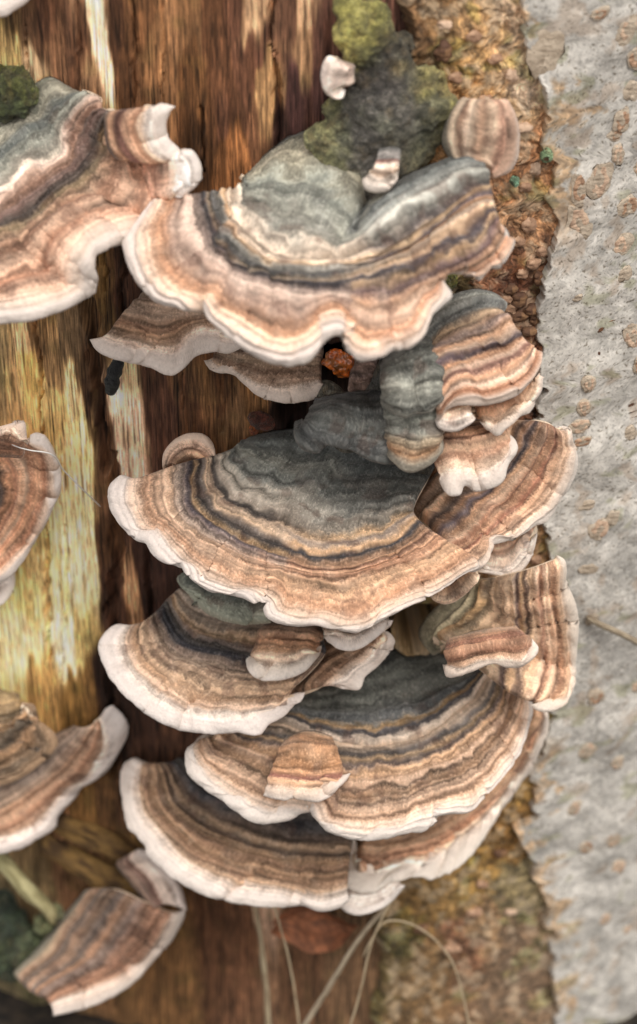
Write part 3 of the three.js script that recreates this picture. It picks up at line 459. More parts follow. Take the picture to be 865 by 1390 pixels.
// the cluster on the right
fungus('grey topped bracket of the right cluster with many wavy brown bands, above two curled lobes',
  { a: '600,470,14', sink: 4, side: 1.5, d: 34, roll: 6, lift: 9, dome: 5, wave: .9, follow: .3, ridge: 1.9, min: 5, t: 2.2, rows: { 0: '560,500 575,455 600,418 640,401 668,405 683,420', .35: '578,512 600,470 626,450 656,438 675,432 686,434', .6: '588,534 606,500 640,485 675,475 702,460 708,455', .85: '592,556 620,528 660,527 696,514 716,492 720,470', 1: '594,572 602,560 620,551 660,550 700,538 724,512 732,498 727,484' },
    s: '0:6c7474 .12:8e948c .22:7a8080 .3:a08262 .35:b58e72 .4:8a7268 .46:c48c62 .52:c8a488 .57:54464a .61:c0875c .66:d2ac90 .7:8a5e50 .75:c68e66 .8:dcb498 .85:b97c54 .9:ecd0ba 1:f6e8da' },
  { l: 'small curled lobe under its left end', a: '615,540,22', d: 40, lift: 7, dome: 2, wave: .3, min: 10, rows: { 0: '598,546 618,541 642,541', .6: '595,562 618,564 640,558', 1: '590,570 596,582 618,586 635,578 646,568' }, margin: .8, s: '0:8a5c40 .4:b9835c .6:dcb698 .8:f0dccb 1:f6eadf' },
  { l: 'lower right lobe with orange bands', a: '690,530,20', d: 34, lift: 5, dome: 2, wave: .5, min: 8, rows: { 0: '642,541 680,532 718,502', .55: '648,562 690,553 724,520', .85: '656,573 680,577 706,554 728,527 731,508', 1: '651,572 664,585 676,592 692,577 707,565 720,560 726,546 736,528 731,506' }, s: '0:8a5c44 .25:c08a62 .4:9a6448 .6:c98c5e .75:d9ac88 .86:f0dac6 1:f7ecdf' });
fungus('curled orange brown bracket hanging below the right cluster, with a rolled pale lip',
  { a: '630,575,16', d: 40, lift: 9, sink: 4, side: 1.5, dome: 3, wave: .6, min: 8, ridge: 1.6, rows: { 0: '577,600 600,582 640,574 678,578', .5: '586,614 615,606 655,600 690,588', .85: '598,646 615,641 650,643 680,628 693,600', 1: '600,652 608,672 625,672 631,660 646,667 668,663 684,652 690,632 703,612 700,598 690,588' },
    s: '0:7a5844 .15:b8825a .28:7a5646 .38:c08a60 .48:96664a .58:c99c78 .68:a87656 .78:d8b294 .86:f0dccb 1:f7ecdf' });
fungus('velvety grey neck of old fungus between the right cluster and the biggest bracket',
  { a: '560,520,17', d: 42, lift: 5, dome: 6, wave: 1, side: 4, sink: 3, min: 9, t: 3, ridge: .8, lump: 2, rows: { 0: '526,520 560,503 600,512', .5: '528,568 562,574 599,565', .8: '530,600 560,614 594,600', 1: '531,604 541,626 557,639 577,633 593,616 602,590' }, margin: .97, s: '0:565c58 .25:6c726c .45:7e8478 .6:6a6c64 .72:8c7a60 .8:a2744a .87:8a8674 1:98988c' },
  { a: '555,488,18', d: 42, lift: 6, dome: 6, wave: 1, side: 4, sink: 3, min: 9, t: 3, ridge: .8, lump: 2, rows: { 0: '520,500 556,468 604,466', .6: '525,530 556,538 600,524', 1: '524,542 545,557 572,554 606,534' }, margin: .97, s: '0:4c5252 .3:6e746e .55:8c9084 .75:767a72 .9:8a8e84 1:868a7e' },
  { a: '470,552,15', d: 36, lift: 7, dome: 4, wave: 1.2, side: 4, sink: 4, min: 9, t: 3, ridge: .8, lump: 2, rows: { 0: '428,552 462,546 505,540 550,525', .6: '414,578 450,574 495,588 548,596', 1: '406,574 403,598 416,612 440,598 470,606 508,626 548,630' }, margin: .97, s: '0:3e444a .3:4a4f50 .55:5e6462 .8:54585a 1:6c706c' });
// the middle
fungus('biggest bracket in the middle, slate grey back, dark bands and scalloped white rim',
  { a: '440,592', d: 15, dome: 4.5, wave: .8, rows: { 0: '330,603 370,590 420,585 480,585 540,595 590,635', .3: '300,615 298,640 335,672 385,692 440,707 500,704 545,692 562,690', .5: '272,622 268,677 280,692 313,718 355,740 400,756 440,762 490,759 540,740 576,712', .7: '235,632 232,690 255,718 300,745 350,766 400,780 450,785 510,775 570,750 602,730', .85: '188,648 187,680 200,712 222,722 245,745 288,780 330,795 370,803 390,825 440,829 480,836 530,812 580,790 620,765 642,755', 1: '168,645 150,660 148,680 156,703 180,730 197,738 207,753 228,766 245,768 265,790 287,804 300,805 335,814 364,818 358,828 368,842 395,850 440,849 470,858 486,858 530,836 580,808 620,781 652,768' },
    s: '0:4c5254 .08:5e6664 .15:848a80 .22:6c726e .27:a4a294 .305:beb6a6 .34:8f8476 .37:4c4440 .4:a58c74 .435:b89878 .47:5e544e .5:3c3430 .54:a07c50 .57:4a4044 .61:78665e .66:a8907e .7:b08a6c .75:c09a7c .8:ab7c5a .84:d8b9a0 .88:f2e2d6 1:f6ebe2', s2: '0:3a4146 .1:4e5658 .2:5c605c .28:70706a .34:8a8376 .38:b28c62 .42:8c7c70 .46:b58a5e .5:3e3a42 .54:8c6a50 .58:b07e56 .62:8a6048 .66:bf8c66 .71:a2704e .76:c9996f .81:b68058 .86:e2c0a4 .9:f4e2d2 1:f7ece0' });
fungus('small round upturned bracket on the upper left end of the biggest bracket',
  { a: '258,625,2', d: 55, lift: 6, dome: 2.5, wave: .3, min: 3, t: 2.2, rows: { 0: '232,650 262,646 288,640', .5: '234,626 258,612 284,620', 1: '223,640 223,614 236,597 258,588 279,591 290,603 291,622' }, margin: .9, s: '0:7e5e48 .25:a47c5e .4:8a664e .55:b48a6a .68:96705a .78:bf9a80 .9:d8bca6 1:dcc4b0' });
fungus('fan shaped bracket on the right with diagonal rust bands, below the right cluster',
  { a: '575,660,6', d: 24, roll: 14, lift: 6, dome: 4, wave: .9, follow: .4, ridge: 1.5, min: 5, rows: { 0: '558,695,2 580,660 610,630 650,600 685,575', .3: '582,715,3 602,700,1 640,660 680,620 716,570', .6: '610,748,3 632,735,1 682,680 722,630 744,575', .86: '630,762,3 648,752,1 660,727 690,722 718,700 750,655 766,612 758,583', 1: '622,766 640,776 656,768 668,741 678,738 700,730 725,715 742,708 760,680 778,650 784,632 783,614 768,592 752,579' },
    s: '0:7a6658 .1:90745e .2:9a846e .27:b88a64 .33:6a564c .38:a87a56 .44:54484a .49:b08058 .55:d0a684 .6:a26c4a .66:c08a62 .71:9a5e40 .76:c89670 .82:d2a684 .87:f0d8c2 .92:f5e6d6 1:f7ecdf' },
  { l: 'second thin lobe under the fan', a: '680,740,7', d: 34, lift: 5, dome: 1.5, wave: .5, min: 6, rows: { 0: '655,745 695,728 728,712', .7: '655,768 690,772 718,735', 1: '647,776 668,780 690,786 706,779 722,755 730,722' }, margin: .7, s: '0:a87858 .3:c8987a .5:e0c0a6 .7:f2decd 1:f7ecdf' });
fungus('little rolled orange brown bracket squeezed under the rim of the biggest bracket',
  { a: '620,788,10', d: 35, lift: 7, dome: 2, wave: .3, min: 8, t: 2, rows: { 0: '590,800 615,786 648,770', .5: '588,806 614,800 646,778', 1: '584,810 600,819 617,815 635,800 652,780' }, margin: .8, s: '0:8a5a38 .3:c08a5c .45:8a5c40 .6:c8966c .8:e0bc9a 1:efd8c4' });
// lower right
fungus('upright fan bracket at the lower right with vertical bands against the grey bark',
  { a: '600,840,5', d: 26, roll: 28, lift: 13, dome: 4, wave: 1.3, crease: 1.8, follow: .35, ridge: 1.5, min: 6, rows: { 0: '648,784 610,822 580,860 598,885', .3: '668,784 662,820 642,848 606,872', .5: '703,777 706,830 702,862 690,900 688,938', .85: '752,760 752,800 762,850 764,900 758,945 736,956', 1: '756,753 767,761 769,790 782,818 785,850 783,885 779,930 770,952 752,966 730,963 720,956' },
    s: '0:787c60 .1:9a9a70 .2:a8a07c .26:b28a54 .31:847258 .36:c2a27e .41:a8886a .45:d0b08c .49:5c4a44 .525:c89c6c .56:6e5444 .6:cca27a .65:d9b694 .69:a06e50 .74:d4a884 .8:b8845e .84:d8a880 .88:f2dcc4 1:f8ecdc' });
fungus('rolled tongue bracket with an open curl at its left end, lying across the upright fan',
  { a: '640,850,14', d: 40, lift: 10, sink: 4, side: 2, dome: 3, wave: .4, min: 14, ridge: 1.5, t: 2, rows: { 0: '610,874 650,861 698,856', .5: '604,886 655,876 717,866', .85: '607,902 624,904 650,894 680,890 706,893 723,879', 1: '601,902 607,919 628,916 650,907 672,899 690,906 708,905 725,893 731,880 722,866' },
    s: '0:a59a8a .15:c2a68a .3:b88460 .42:9c6448 .54:c88e66 .66:a86c48 .76:d29e78 .86:f0d8c2 1:f7ecdf' });
// lower left
fungus('wide bracket left below the biggest one, with a black band and broad white rim',
  { a: '330,800', d: 18, dome: 3, wave: .6, rows: { 0: '250,795 300,798 360,798 440,820', .3: '228,812 250,850 300,875 360,880 440,868', .5: '212,830 240,880 290,897 350,903 440,890', .84: '185,848 172,870 182,905 210,936 260,961 320,967 362,961 390,946', 1: '160,848 138,865 134,885 142,908 166,942 200,970 240,990 280,997 320,995 352,997 364,985 388,970 414,940' },
    s: '0:5a5c56 .12:746c62 .22:8a7a6a .28:a2805c .32:6a5c54 .37:3e3836 .43:22212a .48:2e2a30 .52:6c5a4e .58:8a7460 .64:9c7e64 .7:aa8868 .76:a27a58 .8:c4a084 .84:e8d2bf .88:f4e4d8 1:f6ebe2' });
fungus('old grey green bracket squeezed under the left part of the biggest bracket',
  { a: '310,775,2', d: 18, lift: 6, dome: 3, wave: .6, t: 3, rows: { 0: '250,775 300,768 372,778', .5: '248,782 290,800 368,812', 1: '245,782 256,806 270,824 290,838 322,847 368,846' }, margin: .9, s: '0:5c6860 .4:6e7a6e .7:626c64 .85:8c9680 1:a2aa90' });
fungus('oval tan bracket overlapping the black banded one, with a dark pit near its left rim',
  { a: '390,838,6', d: 24, lift: 10, sink: 6, side: 4, dome: 2, wave: .3, min: 6, rows: { 0: '366,842 400,842 446,846', .5: '351,866 385,869 433,872', .85: '344,897 360,907 400,905 428,886', 1: '334,890 336,908 346,920 362,924 390,921 415,910 428,895 437,876' },
    s: '0:4c4038 .25:7e6452 .4:a88266 .55:b0794e .68:c08c62 .78:dcbc9e .86:f0deca 1:f6eadf' });
fungus('thin pale ruffled bracket edge directly below the front rim of the biggest bracket',
  { a: '480,838,10', d: 22, lift: 10, side: 3, dome: 1, wave: .4, min: 8, rows: { 0: '436,850 480,845 528,836', .6: '442,860 482,866 526,844', 1: '440,866 462,881 485,881 505,868 526,849 534,842' }, margin: .7, s: '0:7a6050 .4:a88468 .6:dcc2aa 1:f4e6da' });
fungus('brown pitted bracket with a raised pale right edge beside the dark hollow',
  { a: '440,880,6', d: 20, lift: 7, dome: 2, wave: .5, min: 6, rows: { 0: '376,950 420,895 466,868 508,852', .6: '428,935 460,906 488,884 516,862', .8: '446,931 474,910 500,886 522,861', 1: '464,933 488,936 497,918 518,900 536,873 531,861 520,856' }, margin: .76, s: '0:6c5442 .2:9a7658 .35:7c5c44 .5:a07a5a .65:8a6448 .76:d8b89e .84:f0dccb 1:f5e8dc' });
fungus('lower middle bracket with mossy dark grey back and an orange fold on its left',
  { a: '540,888', d: 16, dome: 3.5, wave: .6, rows: { 0: '380,952 440,922 500,893 560,883 612,888 660,906', .33: '345,976 372,976 420,986 470,1001 520,1004 580,986 632,946 668,910', .55: '310,992 372,1010 430,1025 480,1037 540,1035 600,1015 652,975 684,917', .85: '270,1006 280,1036 330,1076 374,1090 400,1085 436,1090 450,1112 490,1118 550,1112 572,1098 602,1090 642,1075 682,1030 704,985 706,938', 1: '290,998 256,1015 251,1030 257,1052 275,1070 300,1086 325,1106 345,1117 378,1116 390,1105 405,1087 423,1093 430,1112 445,1128 482,1140 520,1140 556,1130 577,1128 583,1112 605,1106 636,1100 652,1080 690,1042 706,1010 715,985 721,945 714,934' },
    s: '0:3e4244 .1:50544e .2:5c605a .28:52565a .31:a07c4c .335:46424a .37:a89a8a .42:b59a80 .47:8a7866 .51:5a524e .55:a5845e .58:5a4c46 .62:a8805a .67:b89274 .72:96704f .77:c09a7c .81:a87e5e .85:e0c4ac .89:f3e4d6 1:f7ece0' },
  { l: 'orange brown folded lobe', a: '410,995,26', d: 30, lift: 6, sink: 5, side: 1.5, dome: 1.2, wave: .4, min: 16, t: 2, crease: 1.6, rows: { 0: '388,1006 418,995 450,1003', .6: '369,1048 396,1046 430,1052 465,1044', .88: '362,1070 392,1074 425,1077 460,1060', 1: '357,1080 385,1087 400,1083 415,1087 430,1089 446,1083 462,1067 476,1049' }, margin: .88, s: '0:b09478 .12:c48a58 .25:9a6c46 .35:bf8450 .48:a9713f .6:c68a58 .7:8e5644 .76:cc9a70 .86:eacdb4 1:f6eadf' });
fungus('long crescent bracket curving behind the lower middle one, rust band and wide cream rim',
  { a: '600,1085', d: 18, lift: 3, dome: 2, wave: .5, min: 4, rows: { 0: '502,1122 530,1114 580,1098 640,1058 690,1000 718,955', .5: '487,1150 530,1152 590,1135 650,1090 705,1025 729,962', .82: '483,1172 500,1186 530,1172 580,1165 635,1128 690,1060 722,1005 734,962', 1: '482,1136 471,1160 467,1185 472,1204 503,1210 522,1200 553,1190 580,1195 612,1184 645,1155 672,1110 702,1070 726,1035 738,1005 744,985 742,962' },
    s: '0:6a5446 .2:9a7a60 .35:c09a7c .45:a8784f .55:c49670 .65:a06c48 .74:b98058 .8:dcb898 .85:f2deca 1:f8ecdc' });
fungus('lowest bracket of the main column, dark brown bands and an even white rim',
  { a: '330,1045', d: 16, dome: 3, wave: .5, rows: { 0: '240,1035 300,1040 380,1060 440,1080 490,1100', .4: '225,1035 255,1085 320,1125 400,1145 478,1150', .82: '200,1035 196,1090 226,1136 261,1171 320,1196 400,1206 440,1212 472,1205', 1: '185,1028 168,1038 163,1062 168,1095 171,1120 197,1148 200,1162 218,1178 240,1196 282,1216 330,1228 378,1232 410,1229 428,1236 455,1235 474,1222' },
    s: '0:3a3634 .15:4a4440 .28:2c2a30 .38:5c4a3e .45:8a6c50 .5:5a4638 .56:9a7450 .62:7c5a40 .68:a87e58 .74:8a6446 .79:b8906e .83:e6cdb8 .88:f2e2d4 1:f5e8dc' },
  { l: 'small right end lobe', a: '505,1190,8', d: 20, lift: 9, dome: 1, wave: .3, min: 8, rows: { 0: '470,1196 510,1186 550,1180', .6: '472,1214 510,1212 542,1197', 1: '461,1228 468,1236 482,1242 506,1238 530,1225 550,1202' }, margin: .6, s: '0:8a6a52 .35:b08c70 .55:dcc2ac .7:f0dfd0 1:f5e8dc' });
// along the left edge
fungus('orange brown bracket cut by the left photo edge at mid height, concentric rust bands',
  { a: '-60,690', d: 20, lift: 4, dome: 3, wave: .5, rows: { 0: '-50,610 -40,650 -35,690 -60,735', .5: '2,592 22,630 26,670 2,722 -30,752', .86: '38,600 62,612 69,642 64,682 40,726 0,773 -30,792', 1: '41,590 52,587 66,596 77,622 84,645 80,672 62,708 45,740 22,775 0,791 -30,806' }, margin: .84,
    s: '0:5a4030 .2:8a5c3c .34:4e3c34 .42:b0764a .5:9c6440 .57:c48a60 .62:d2a684 .66:b8774c .74:c08458 .8:b07048 .86:e2bfa4 .9:f4e4d8 1:f6ebe2' },
  { l: 'small upper lobe', a: '0,590,12', d: 40, lift: 6, dome: 2, wave: .3, min: 12, rows: { 0: '-30,610 0,612 34,614', .6: '-20,592 8,588 33,594', 1: '-20,580 2,582 20,573 33,572 36,586 37,604' }, margin: .8, s: '0:b57a52 .4:a86c48 .7:c48e6a .85:e4c6ae 1:eeddd0' });
fungus('pale bracket edge peeping out under the orange brown one at the left photo edge',
  { a: '-30,760', d: 20, lift: 3, dome: 1, wave: .3, rows: { 0: '-60,770 -20,760 20,755', .6: '-60,800 -20,795 15,775', 1: '-60,825 0,822 12,812 20,795 21,768' }, margin: .5, s: '0:b08a6c .4:dcc2aa .6:f0dfd0 1:f4e6da' });
fungus('bracket at the lower left edge with a wide pale rim sweeping up right',
  { a: '-10,1040', d: 18, dome: 2.5, wave: .6, rows: { 0: '-70,1060 0,1058 35,1040 72,1006 104,992', .5: '-70,1110 0,1108 50,1070 96,1030 128,982', .8: '-70,1138 0,1135 45,1118 85,1073 124,1040 143,1006 134,976', 1: '-70,1166 0,1159 28,1152 52,1138 76,1122 79,1108 100,1085 115,1062 145,1045 161,1022 173,998 174,985 155,957 143,962' },
    s: '0:6c5a4c .15:8a7464 .3:aa9484 .42:b0927a .52:9c7050 .6:b98c6c .68:a26e4c .76:b88c6e .8:e4cab6 .85:f1e0d4 1:f4e8e0' },
  { l: 'older brown upper tier', a: '-20,950,4', d: 20, lift: 4, dome: 3, wave: .8, ridge: 2, min: 5, rows: { 0: '-70,950 -20,938 26,950', .5: '-70,1010 0,1008 40,975', 1: '-70,1075 10,1064 45,1046 78,1013 72,992 46,976 30,952' }, margin: .96, s: '0:8a7448 .15:a88654 .3:6c5638 .45:9a7448 .55:4e4234 .7:a07448 .82:6a543e .92:b08a64 1:c4a282' });
fungus('blurred bracket at the lower left corner with upright brown stripes and a pale right edge',
  { a: '90,1230', d: 18, roll: 12, lift: 9, dome: 3, wave: .5, ridge: 1.5, min: 5, rows: { 0: '20,1325 55,1290 88,1248 122,1208', .35: '40,1345 92,1304 120,1258 155,1207', .8: '70,1362 160,1325 204,1280 230,1238', 1: '72,1380 130,1364 180,1336 212,1300 236,1272 249,1247 253,1232' }, margin: .82,
    s: '0:7c7a5a .12:8a7a60 .2:8a6850 .28:6a5a50 .36:8a6850 .44:705f56 .52:94694a .6:6e5a50 .68:946548 .78:a06e4e .84:e2cab6 1:f2e4d8' });
fungus('dim bracket edge rising behind the striped corner bracket',
  { a: '190,1160', d: 18, lift: 5, dome: 1, wave: .4, min: 3, rows: { 0: '160,1168 185,1200 214,1232', .6: '178,1158 208,1190 230,1228', 1: '188,1153 206,1160 228,1180 246,1205 254,1236' }, margin: .62, s: '0:6a5040 .3:8a6c5c .5:704c40 .62:d0b8a6 1:e4d2c6' });

// ---------------------------------------------------------------- lumps: old crust, moss, algae
// balls: "x,y,out(mm),radius(photo pixels) colour"; they melt into one uneven body
function lumps(name, label, category, list, { rough = .5, melt = 1.5, tone = (c) => c, mat, part, res = 84, flat = 1 } = {}) {
  const B = list.split(';').map((s) => s.trim()).filter(Boolean).map((s) => { const [p, c] = s.split(' '), [x, y, o, r] = p.split(',').map(Number); return { p: atOut(x, y, o / 1000, new THREE.Vector3()), r: r * .000155, c: tone(hex(c)) }; });
  const box = new THREE.Box3(); for (const b of B) { box.expandByPoint(b.p.clone().addScalar(b.r * 1.5)); box.expandByPoint(b.p.clone().addScalar(-b.r * 1.5)); }
  const mid = box.getCenter(new THREE.Vector3()), sz = box.getSize(new THREE.Vector3()), S = Math.max(sz.x, sz.y, sz.z) * .56;
  const mc = new MarchingCubes(res, new THREE.MeshBasicMaterial(), false, false, 260000); mc.isolation = 0;
  const sdAt = (x, y, z) => { let s = 0; for (const b of B) { const d = (Math.hypot(x - b.p.x, y - b.p.y, z - b.p.z) - b.r) * 1000; s += Math.exp(-d * melt); } return -Math.log(s) / melt - fbm(x * 420, y * 420, z * 420, 3) * rough * 2.2 - fbm(x * 1300, y * 1300, z * 1300, 2) * rough * .9; };
  for (let k = 0; k < res; k++) for (let j = 0; j < res; j++) for (let i = 0; i < res; i++) mc.field[i + j * res + k * res * res] = -sdAt(mid.x + (i / res * 2 - 1) * S, mid.y + (j / res * 2 - 1) * S, mid.z + (k / res * 2 - 1) * S);
  mc.update();
  const n = mc.count, P = new Float32Array(n * 3), g0 = new THREE.BufferGeometry();
  for (let i = 0; i < n * 3; i++) P[i] = mc.positionArray[i] * S;
  g0.setAttribute('position', new THREE.BufferAttribute(P, 3));
  const g = mergeVertices(g0, 1e-6); g.computeVertexNormals();
  const Q = g.attributes.position, C = new Float32Array(Q.count * 3), U = new Float32Array(Q.count * 2);
  for (let i = 0; i < Q.count; i++) {
    const x = Q.getX(i) + mid.x, y = Q.getY(i) + mid.y, z = Q.getZ(i) + mid.z, jx = fbm(x * 500, y * 500, z * 500, 2) * .0022; let W = 0, c = [0, 0, 0];
    for (const b of B) { const d = Math.max(.0002, (Math.hypot(x - b.p.x + jx, y - b.p.y + jx, z - b.p.z)) / b.r), w = 1 / d ** 6; W += w; for (let q = 0; q < 3; q++) c[q] += b.c[q] * w; }
    const k = 1 + fbm(x * 1100, y * 1100, z * 1100, 4) * .75 + (rnd() - .5) * .3, e = sstep(.12, .4, fbm(x * 600 + 9, y * 600, z * 600, 3)) * .4, e2 = sstep(.1, .4, fbm(x * 500 + 30, y * 500, z * 500, 3)) * .4, cc = c.map((q) => q / W); for (let q = 0; q < 3; q++) c[q] = W * lerp(lerp(cc[q], [96, 78, 54][q], e), [120, 120, 104][q], e2 * .5);
    for (let q = 0; q < 3; q++) C[3 * i + q] = lin(clamp(c[q] / W * k, 0, 255));
    U[2 * i] = x / .02; U[2 * i + 1] = y / .02;
  }
  g.setAttribute('color', new THREE.BufferAttribute(C, 3)); g.setAttribute('uv', new THREE.BufferAttribute(U, 2));
  const m = tag(mesh(name, g, mat ?? lumpMat), label, category); m.position.copy(mid); return m;
}
const lumpTex = texture(512, 512, (u, v, c) => { const x = u * 512, y = v * 512, t = 128 + 64 * noise(x / 3, y / 3, 2) + 50 * noise(x / 1.5, y / 1.5, 4) + 40 * (rnd() - .5); c[0] = c[1] = c[2] = t; }, false);
const lumpGrain = texture(512, 512, (u, v, c) => { const x = u * 512, y = v * 512, t = 200 + 50 * noise(x / 4, y / 4, 12) + 60 * noise(x / 1.7, y / 1.7, 14) + 40 * (rnd() - .5); c[0] = t; c[1] = t * .99; c[2] = t * .96; });
const lumpMat = new THREE.MeshPhysicalMaterial({ vertexColors: true, map: lumpGrain, bumpMap: lumpTex, bumpScale: .0006, roughness: .95, sheen: .25, sheenRoughness: .6, sheenColor: new THREE.Color(.8, .85, .75) });
lumps('fungus_crust', 'dark blue grey lumpy crust with yellow green knobs above the central bracket', 'fungus', `470,8,3,16 8c8848;488,30,5,15 9a9450;468,48,5,14 a8a058;482,66,5,13 8e8a4c;508,22,3,18 74723e;498,64,4,16 5e6038;478,88,4,10 9c8e58;
 520,70,3,20 2e3236;530,110,5,24 34383c;505,110,4,22 2c3034;490,140,5,20 343a3a;512,150,7,26 3a4044;540,150,8,26 444a4a;480,165,5,16 4a4e3c;462,150,4,14 5e6240;455,145,4,10 74703e;475,185,6,18 50564a;500,185,8,22 3e4446;
 530,190,8,22 474c48;560,120,6,18 54503c;580,105,5,14 8e8650;595,118,5,13 98884c;570,150,7,22 4c5048;590,145,6,18 6c6a48;605,140,5,14 7e7a4e;560,185,7,20 4e503e;585,175,6,18 605c42;600,165,4,12 6a6646;545,60,2,14 4e4438;500,215,9,20 4c5254;520,228,10,20 4e5456;490,245,9,18 5a605c;550,212,9,18 5e5c4a;
 470,250,9,20 66705e;505,265,10,20 525a5c;480,290,10,18 5e6460;575,205,7,16 605c46;445,185,6,16 70704e;430,188,7,12 7a7c58;462,215,9,18 6a6c50;448,205,9,14 787a58;500,50,5,12 98964e;515,42,4,12 5a4c34;540,92,6,12 6c6248;572,128,8,10 a09a58;600,150,7,9 8a8448;585,150,9,10 74704a;545,175,10,12 6e7064;520,165,11,12 70746c;500,150,9,10 646858;548,232,10,14 7a7a66;530,250,9,14 6c706a`, { rough: .55, melt: 1.2, res: 100, tone: ([r, g, b]) => { const l = (r + g + b) / 3; return b >= r ? [(r * .5 + l * .55 + 6) * 1.45, (g * .5 + l * .5 + 3) * 1.45, (b * .6 + l * .38) * 1.45] : [(r * .7 + l * .32) * 1.28, (g * .7 + l * .3) * 1.27, (b * .75 + l * .2) * 1.25]; } });
lumps('fungus_crust', 'blackish grey lumpy ridge of old fungus between the biggest bracket and the right cluster', 'fungus', `455,572,15,18 565c5a;472,560,17,20 545a58;462,552,15,14 626862;488,572,17,22 4c5252;505,560,16,22 464c4e;520,540,15,20 3e444a;528,515,14,18 3a4048;535,495,13,16 3a4048;548,485,12,14 42484e;
 505,590,18,22 444a4c;525,575,18,24 4a5050;545,560,18,20 50565a;470,595,18,18 4e5452;560,600,17,20 4c5252;580,590,16,20 444848;545,600,18,20 4a5050;445,545,12,12 565a56;440,530,9,12 5a5a54;452,538,10,12 545650;570,560,15,24 4c5252;580,530,14,24 4e5250;585,500,12,22 525650;570,640,12,14 403e3c;600,560,14,20 50504a;620,560,16,18 54504a;640,590,14,20 504a42;610,590,14,20 4a4642`, { rough: .13, melt: .9, res: 100, tone: ([r, g, b]) => { const l = (r + g + b) / 3; return r > 112 ? [r * 1.15, g * 1.12, b * 1.1] : [(r * .4 + l * .62 + 8) * 1.14, (g * .4 + l * .6 + 7) * 1.12, (b * .5 + l * .47 + 5) * 1.1]; } });
lumps('moss_cushion', 'dark olive moss cushion at the upper left photo edge, above the large bracket', 'moss', `-10,125,3,22 4c4e2a;10,118,4,18 565a2e;28,118,4,16 5c5e32;40,130,4,12 646a40;5,145,5,18 3e4428;25,140,5,14 50583a;20,105,2,14 6a6a30;-5,105,2,16 62622e`, { rough: .6, res: 56 });
lumps('moss_cushion', 'dark green moss tuft at the lower left corner under the branch stub', 'moss', `5,1225,5,20 2e3a2c;-5,1250,6,24 34402e;20,1250,6,22 3a4634;15,1280,8,26 4a5238;45,1275,8,20 566042;60,1255,8,16 7c8058;75,1240,8,12 8a8a64;40,1300,10,24 4a5036;75,1290,10,18 5e6444;10,1310,10,26 404a34;95,1300,9,16 5a5a40`, { rough: .7, res: 60 });
lumps('fungus_scrap', 'shiny orange scrap in the dark hollow under the central bracket', 'fungus', `452,482,6,9 a8501a;462,490,7,10 b85c20;472,496,7,9 b4561c;466,505,7,8 c06a28;478,505,6,6 b05a20;447,490,6,6 94481c`, { rough: .5, res: 44, mat: new THREE.MeshPhysicalMaterial({ vertexColors: true, roughness: .3, clearcoat: .5 }) });
lumps('fungus_scrap', 'tiny orange scrap on the wood above the biggest bracket', 'fungus', `345,583,3,6 b4541c;334,600,3,5 a84e20`, { rough: .3, res: 32 });
lumps('bark_scrap', 'small reddish brown bark scrap beside the tiny orange one', 'bark', `352,570,3,9 5a2e22;362,576,3,8 6a3626;345,565,3,6 5e3426`, { rough: .4, res: 32 });
lumps('lichen_fleck', 'tiny mint green lichen fleck by the upper torn bark edge', 'lichen', `742,208,5,4 9ab88c;746,212,5,3 a8c49a;738,213,5,3 8eac82`, { rough: .3, res: 28 });
lumps('lichen_fleck', 'tiny mint green lichen fleck below the shell shaped knob', 'lichen', `697,246,4,4 8ec0a0;700,249,4,3 9ac8a8`, { rough: .3, res: 28 });
lumps('moss_tuft', 'olive green tuft in the gap right of the central bracket', 'moss', `600,378,4,7 5a5a24;605,386,4,7 4c4a20;612,380,4,6 66642c`, { rough: .5, res: 32 });
lumps('charred_chip', 'black chip of charred wood on the bare wood at the left', 'wood', `160,492,2,6 1c1c20;156,504,2.5,9 1e1e22;152,518,2.5,10 1a1a1e;150,530,2,7 202022`, { rough: .35, res: 36 });

// ---------------------------------------------------------------- branches, stems, leaves, thread
function branch(s, r0, r1, segs, bump, sd, out0 = 0) { // bent tapering tube through "x,y,out(mm)"
  const P = pts(s).map(([x, y, o]) => atOut(x, y, (o + out0) / 1000, new THREE.Vector3())), c = new THREE.CatmullRomCurve3(P), F = c.computeFrenetFrames(segs, false), ns = 14, v = new THREE.Vector3(), len = c.getLength();
  return sheet(ns, segs, (i, j, p) => {
    const t = j / segs, a = i % ns / ns * Math.PI * 2, end = Math.sqrt(Math.max(0, 1 - Math.max(0, (t - .96) / .04) ** 2)) * Math.sqrt(Math.max(0, 1 - Math.max(0, (.04 - t) / .04) ** 2));
    c.getPointAt(t, v); const r = lerp(r0, r1, t) * .00015 * (1 + bump * (noise(Math.cos(a) * 1.6 + sd, Math.sin(a) * 1.6, t * len * 160) + .6 * noise(Math.cos(a) * 4 + sd, Math.sin(a) * 4, t * len * 90))) * end;
    p.copy(v).addScaledVector(F.normals[j], Math.cos(a) * r).addScaledVector(F.binormals[j], Math.sin(a) * r);
  }, (i, j) => [i / ns * .5, j / segs * len / .03]);
}
const barkMap = (a, b, s) => texture(256, 256, (u, v, c) => { const t = clamp(.5 + fbm(u * 22, v * 7, s, 4) * 1.5 + (rnd() - .5) * .25), A = hex(a), B = hex(b); for (let q = 0; q < 3; q++) c[q] = lerp(A[q], B[q], t); });
const twigMat = new THREE.MeshStandardMaterial({ map: barkMap('6c5c4a', 'aa9a82', 3), bumpMap: innerBump, bumpScale: .0003, roughness: .85 });
const strawMat = new THREE.MeshStandardMaterial({ map: barkMap('8a765c', 'c2b090', 5), roughness: .8 });
const rootMat = new THREE.MeshStandardMaterial({ map: barkMap('4e3820', '92703e', 7), bumpMap: innerBump, bumpScale: .0012, roughness: .85 });
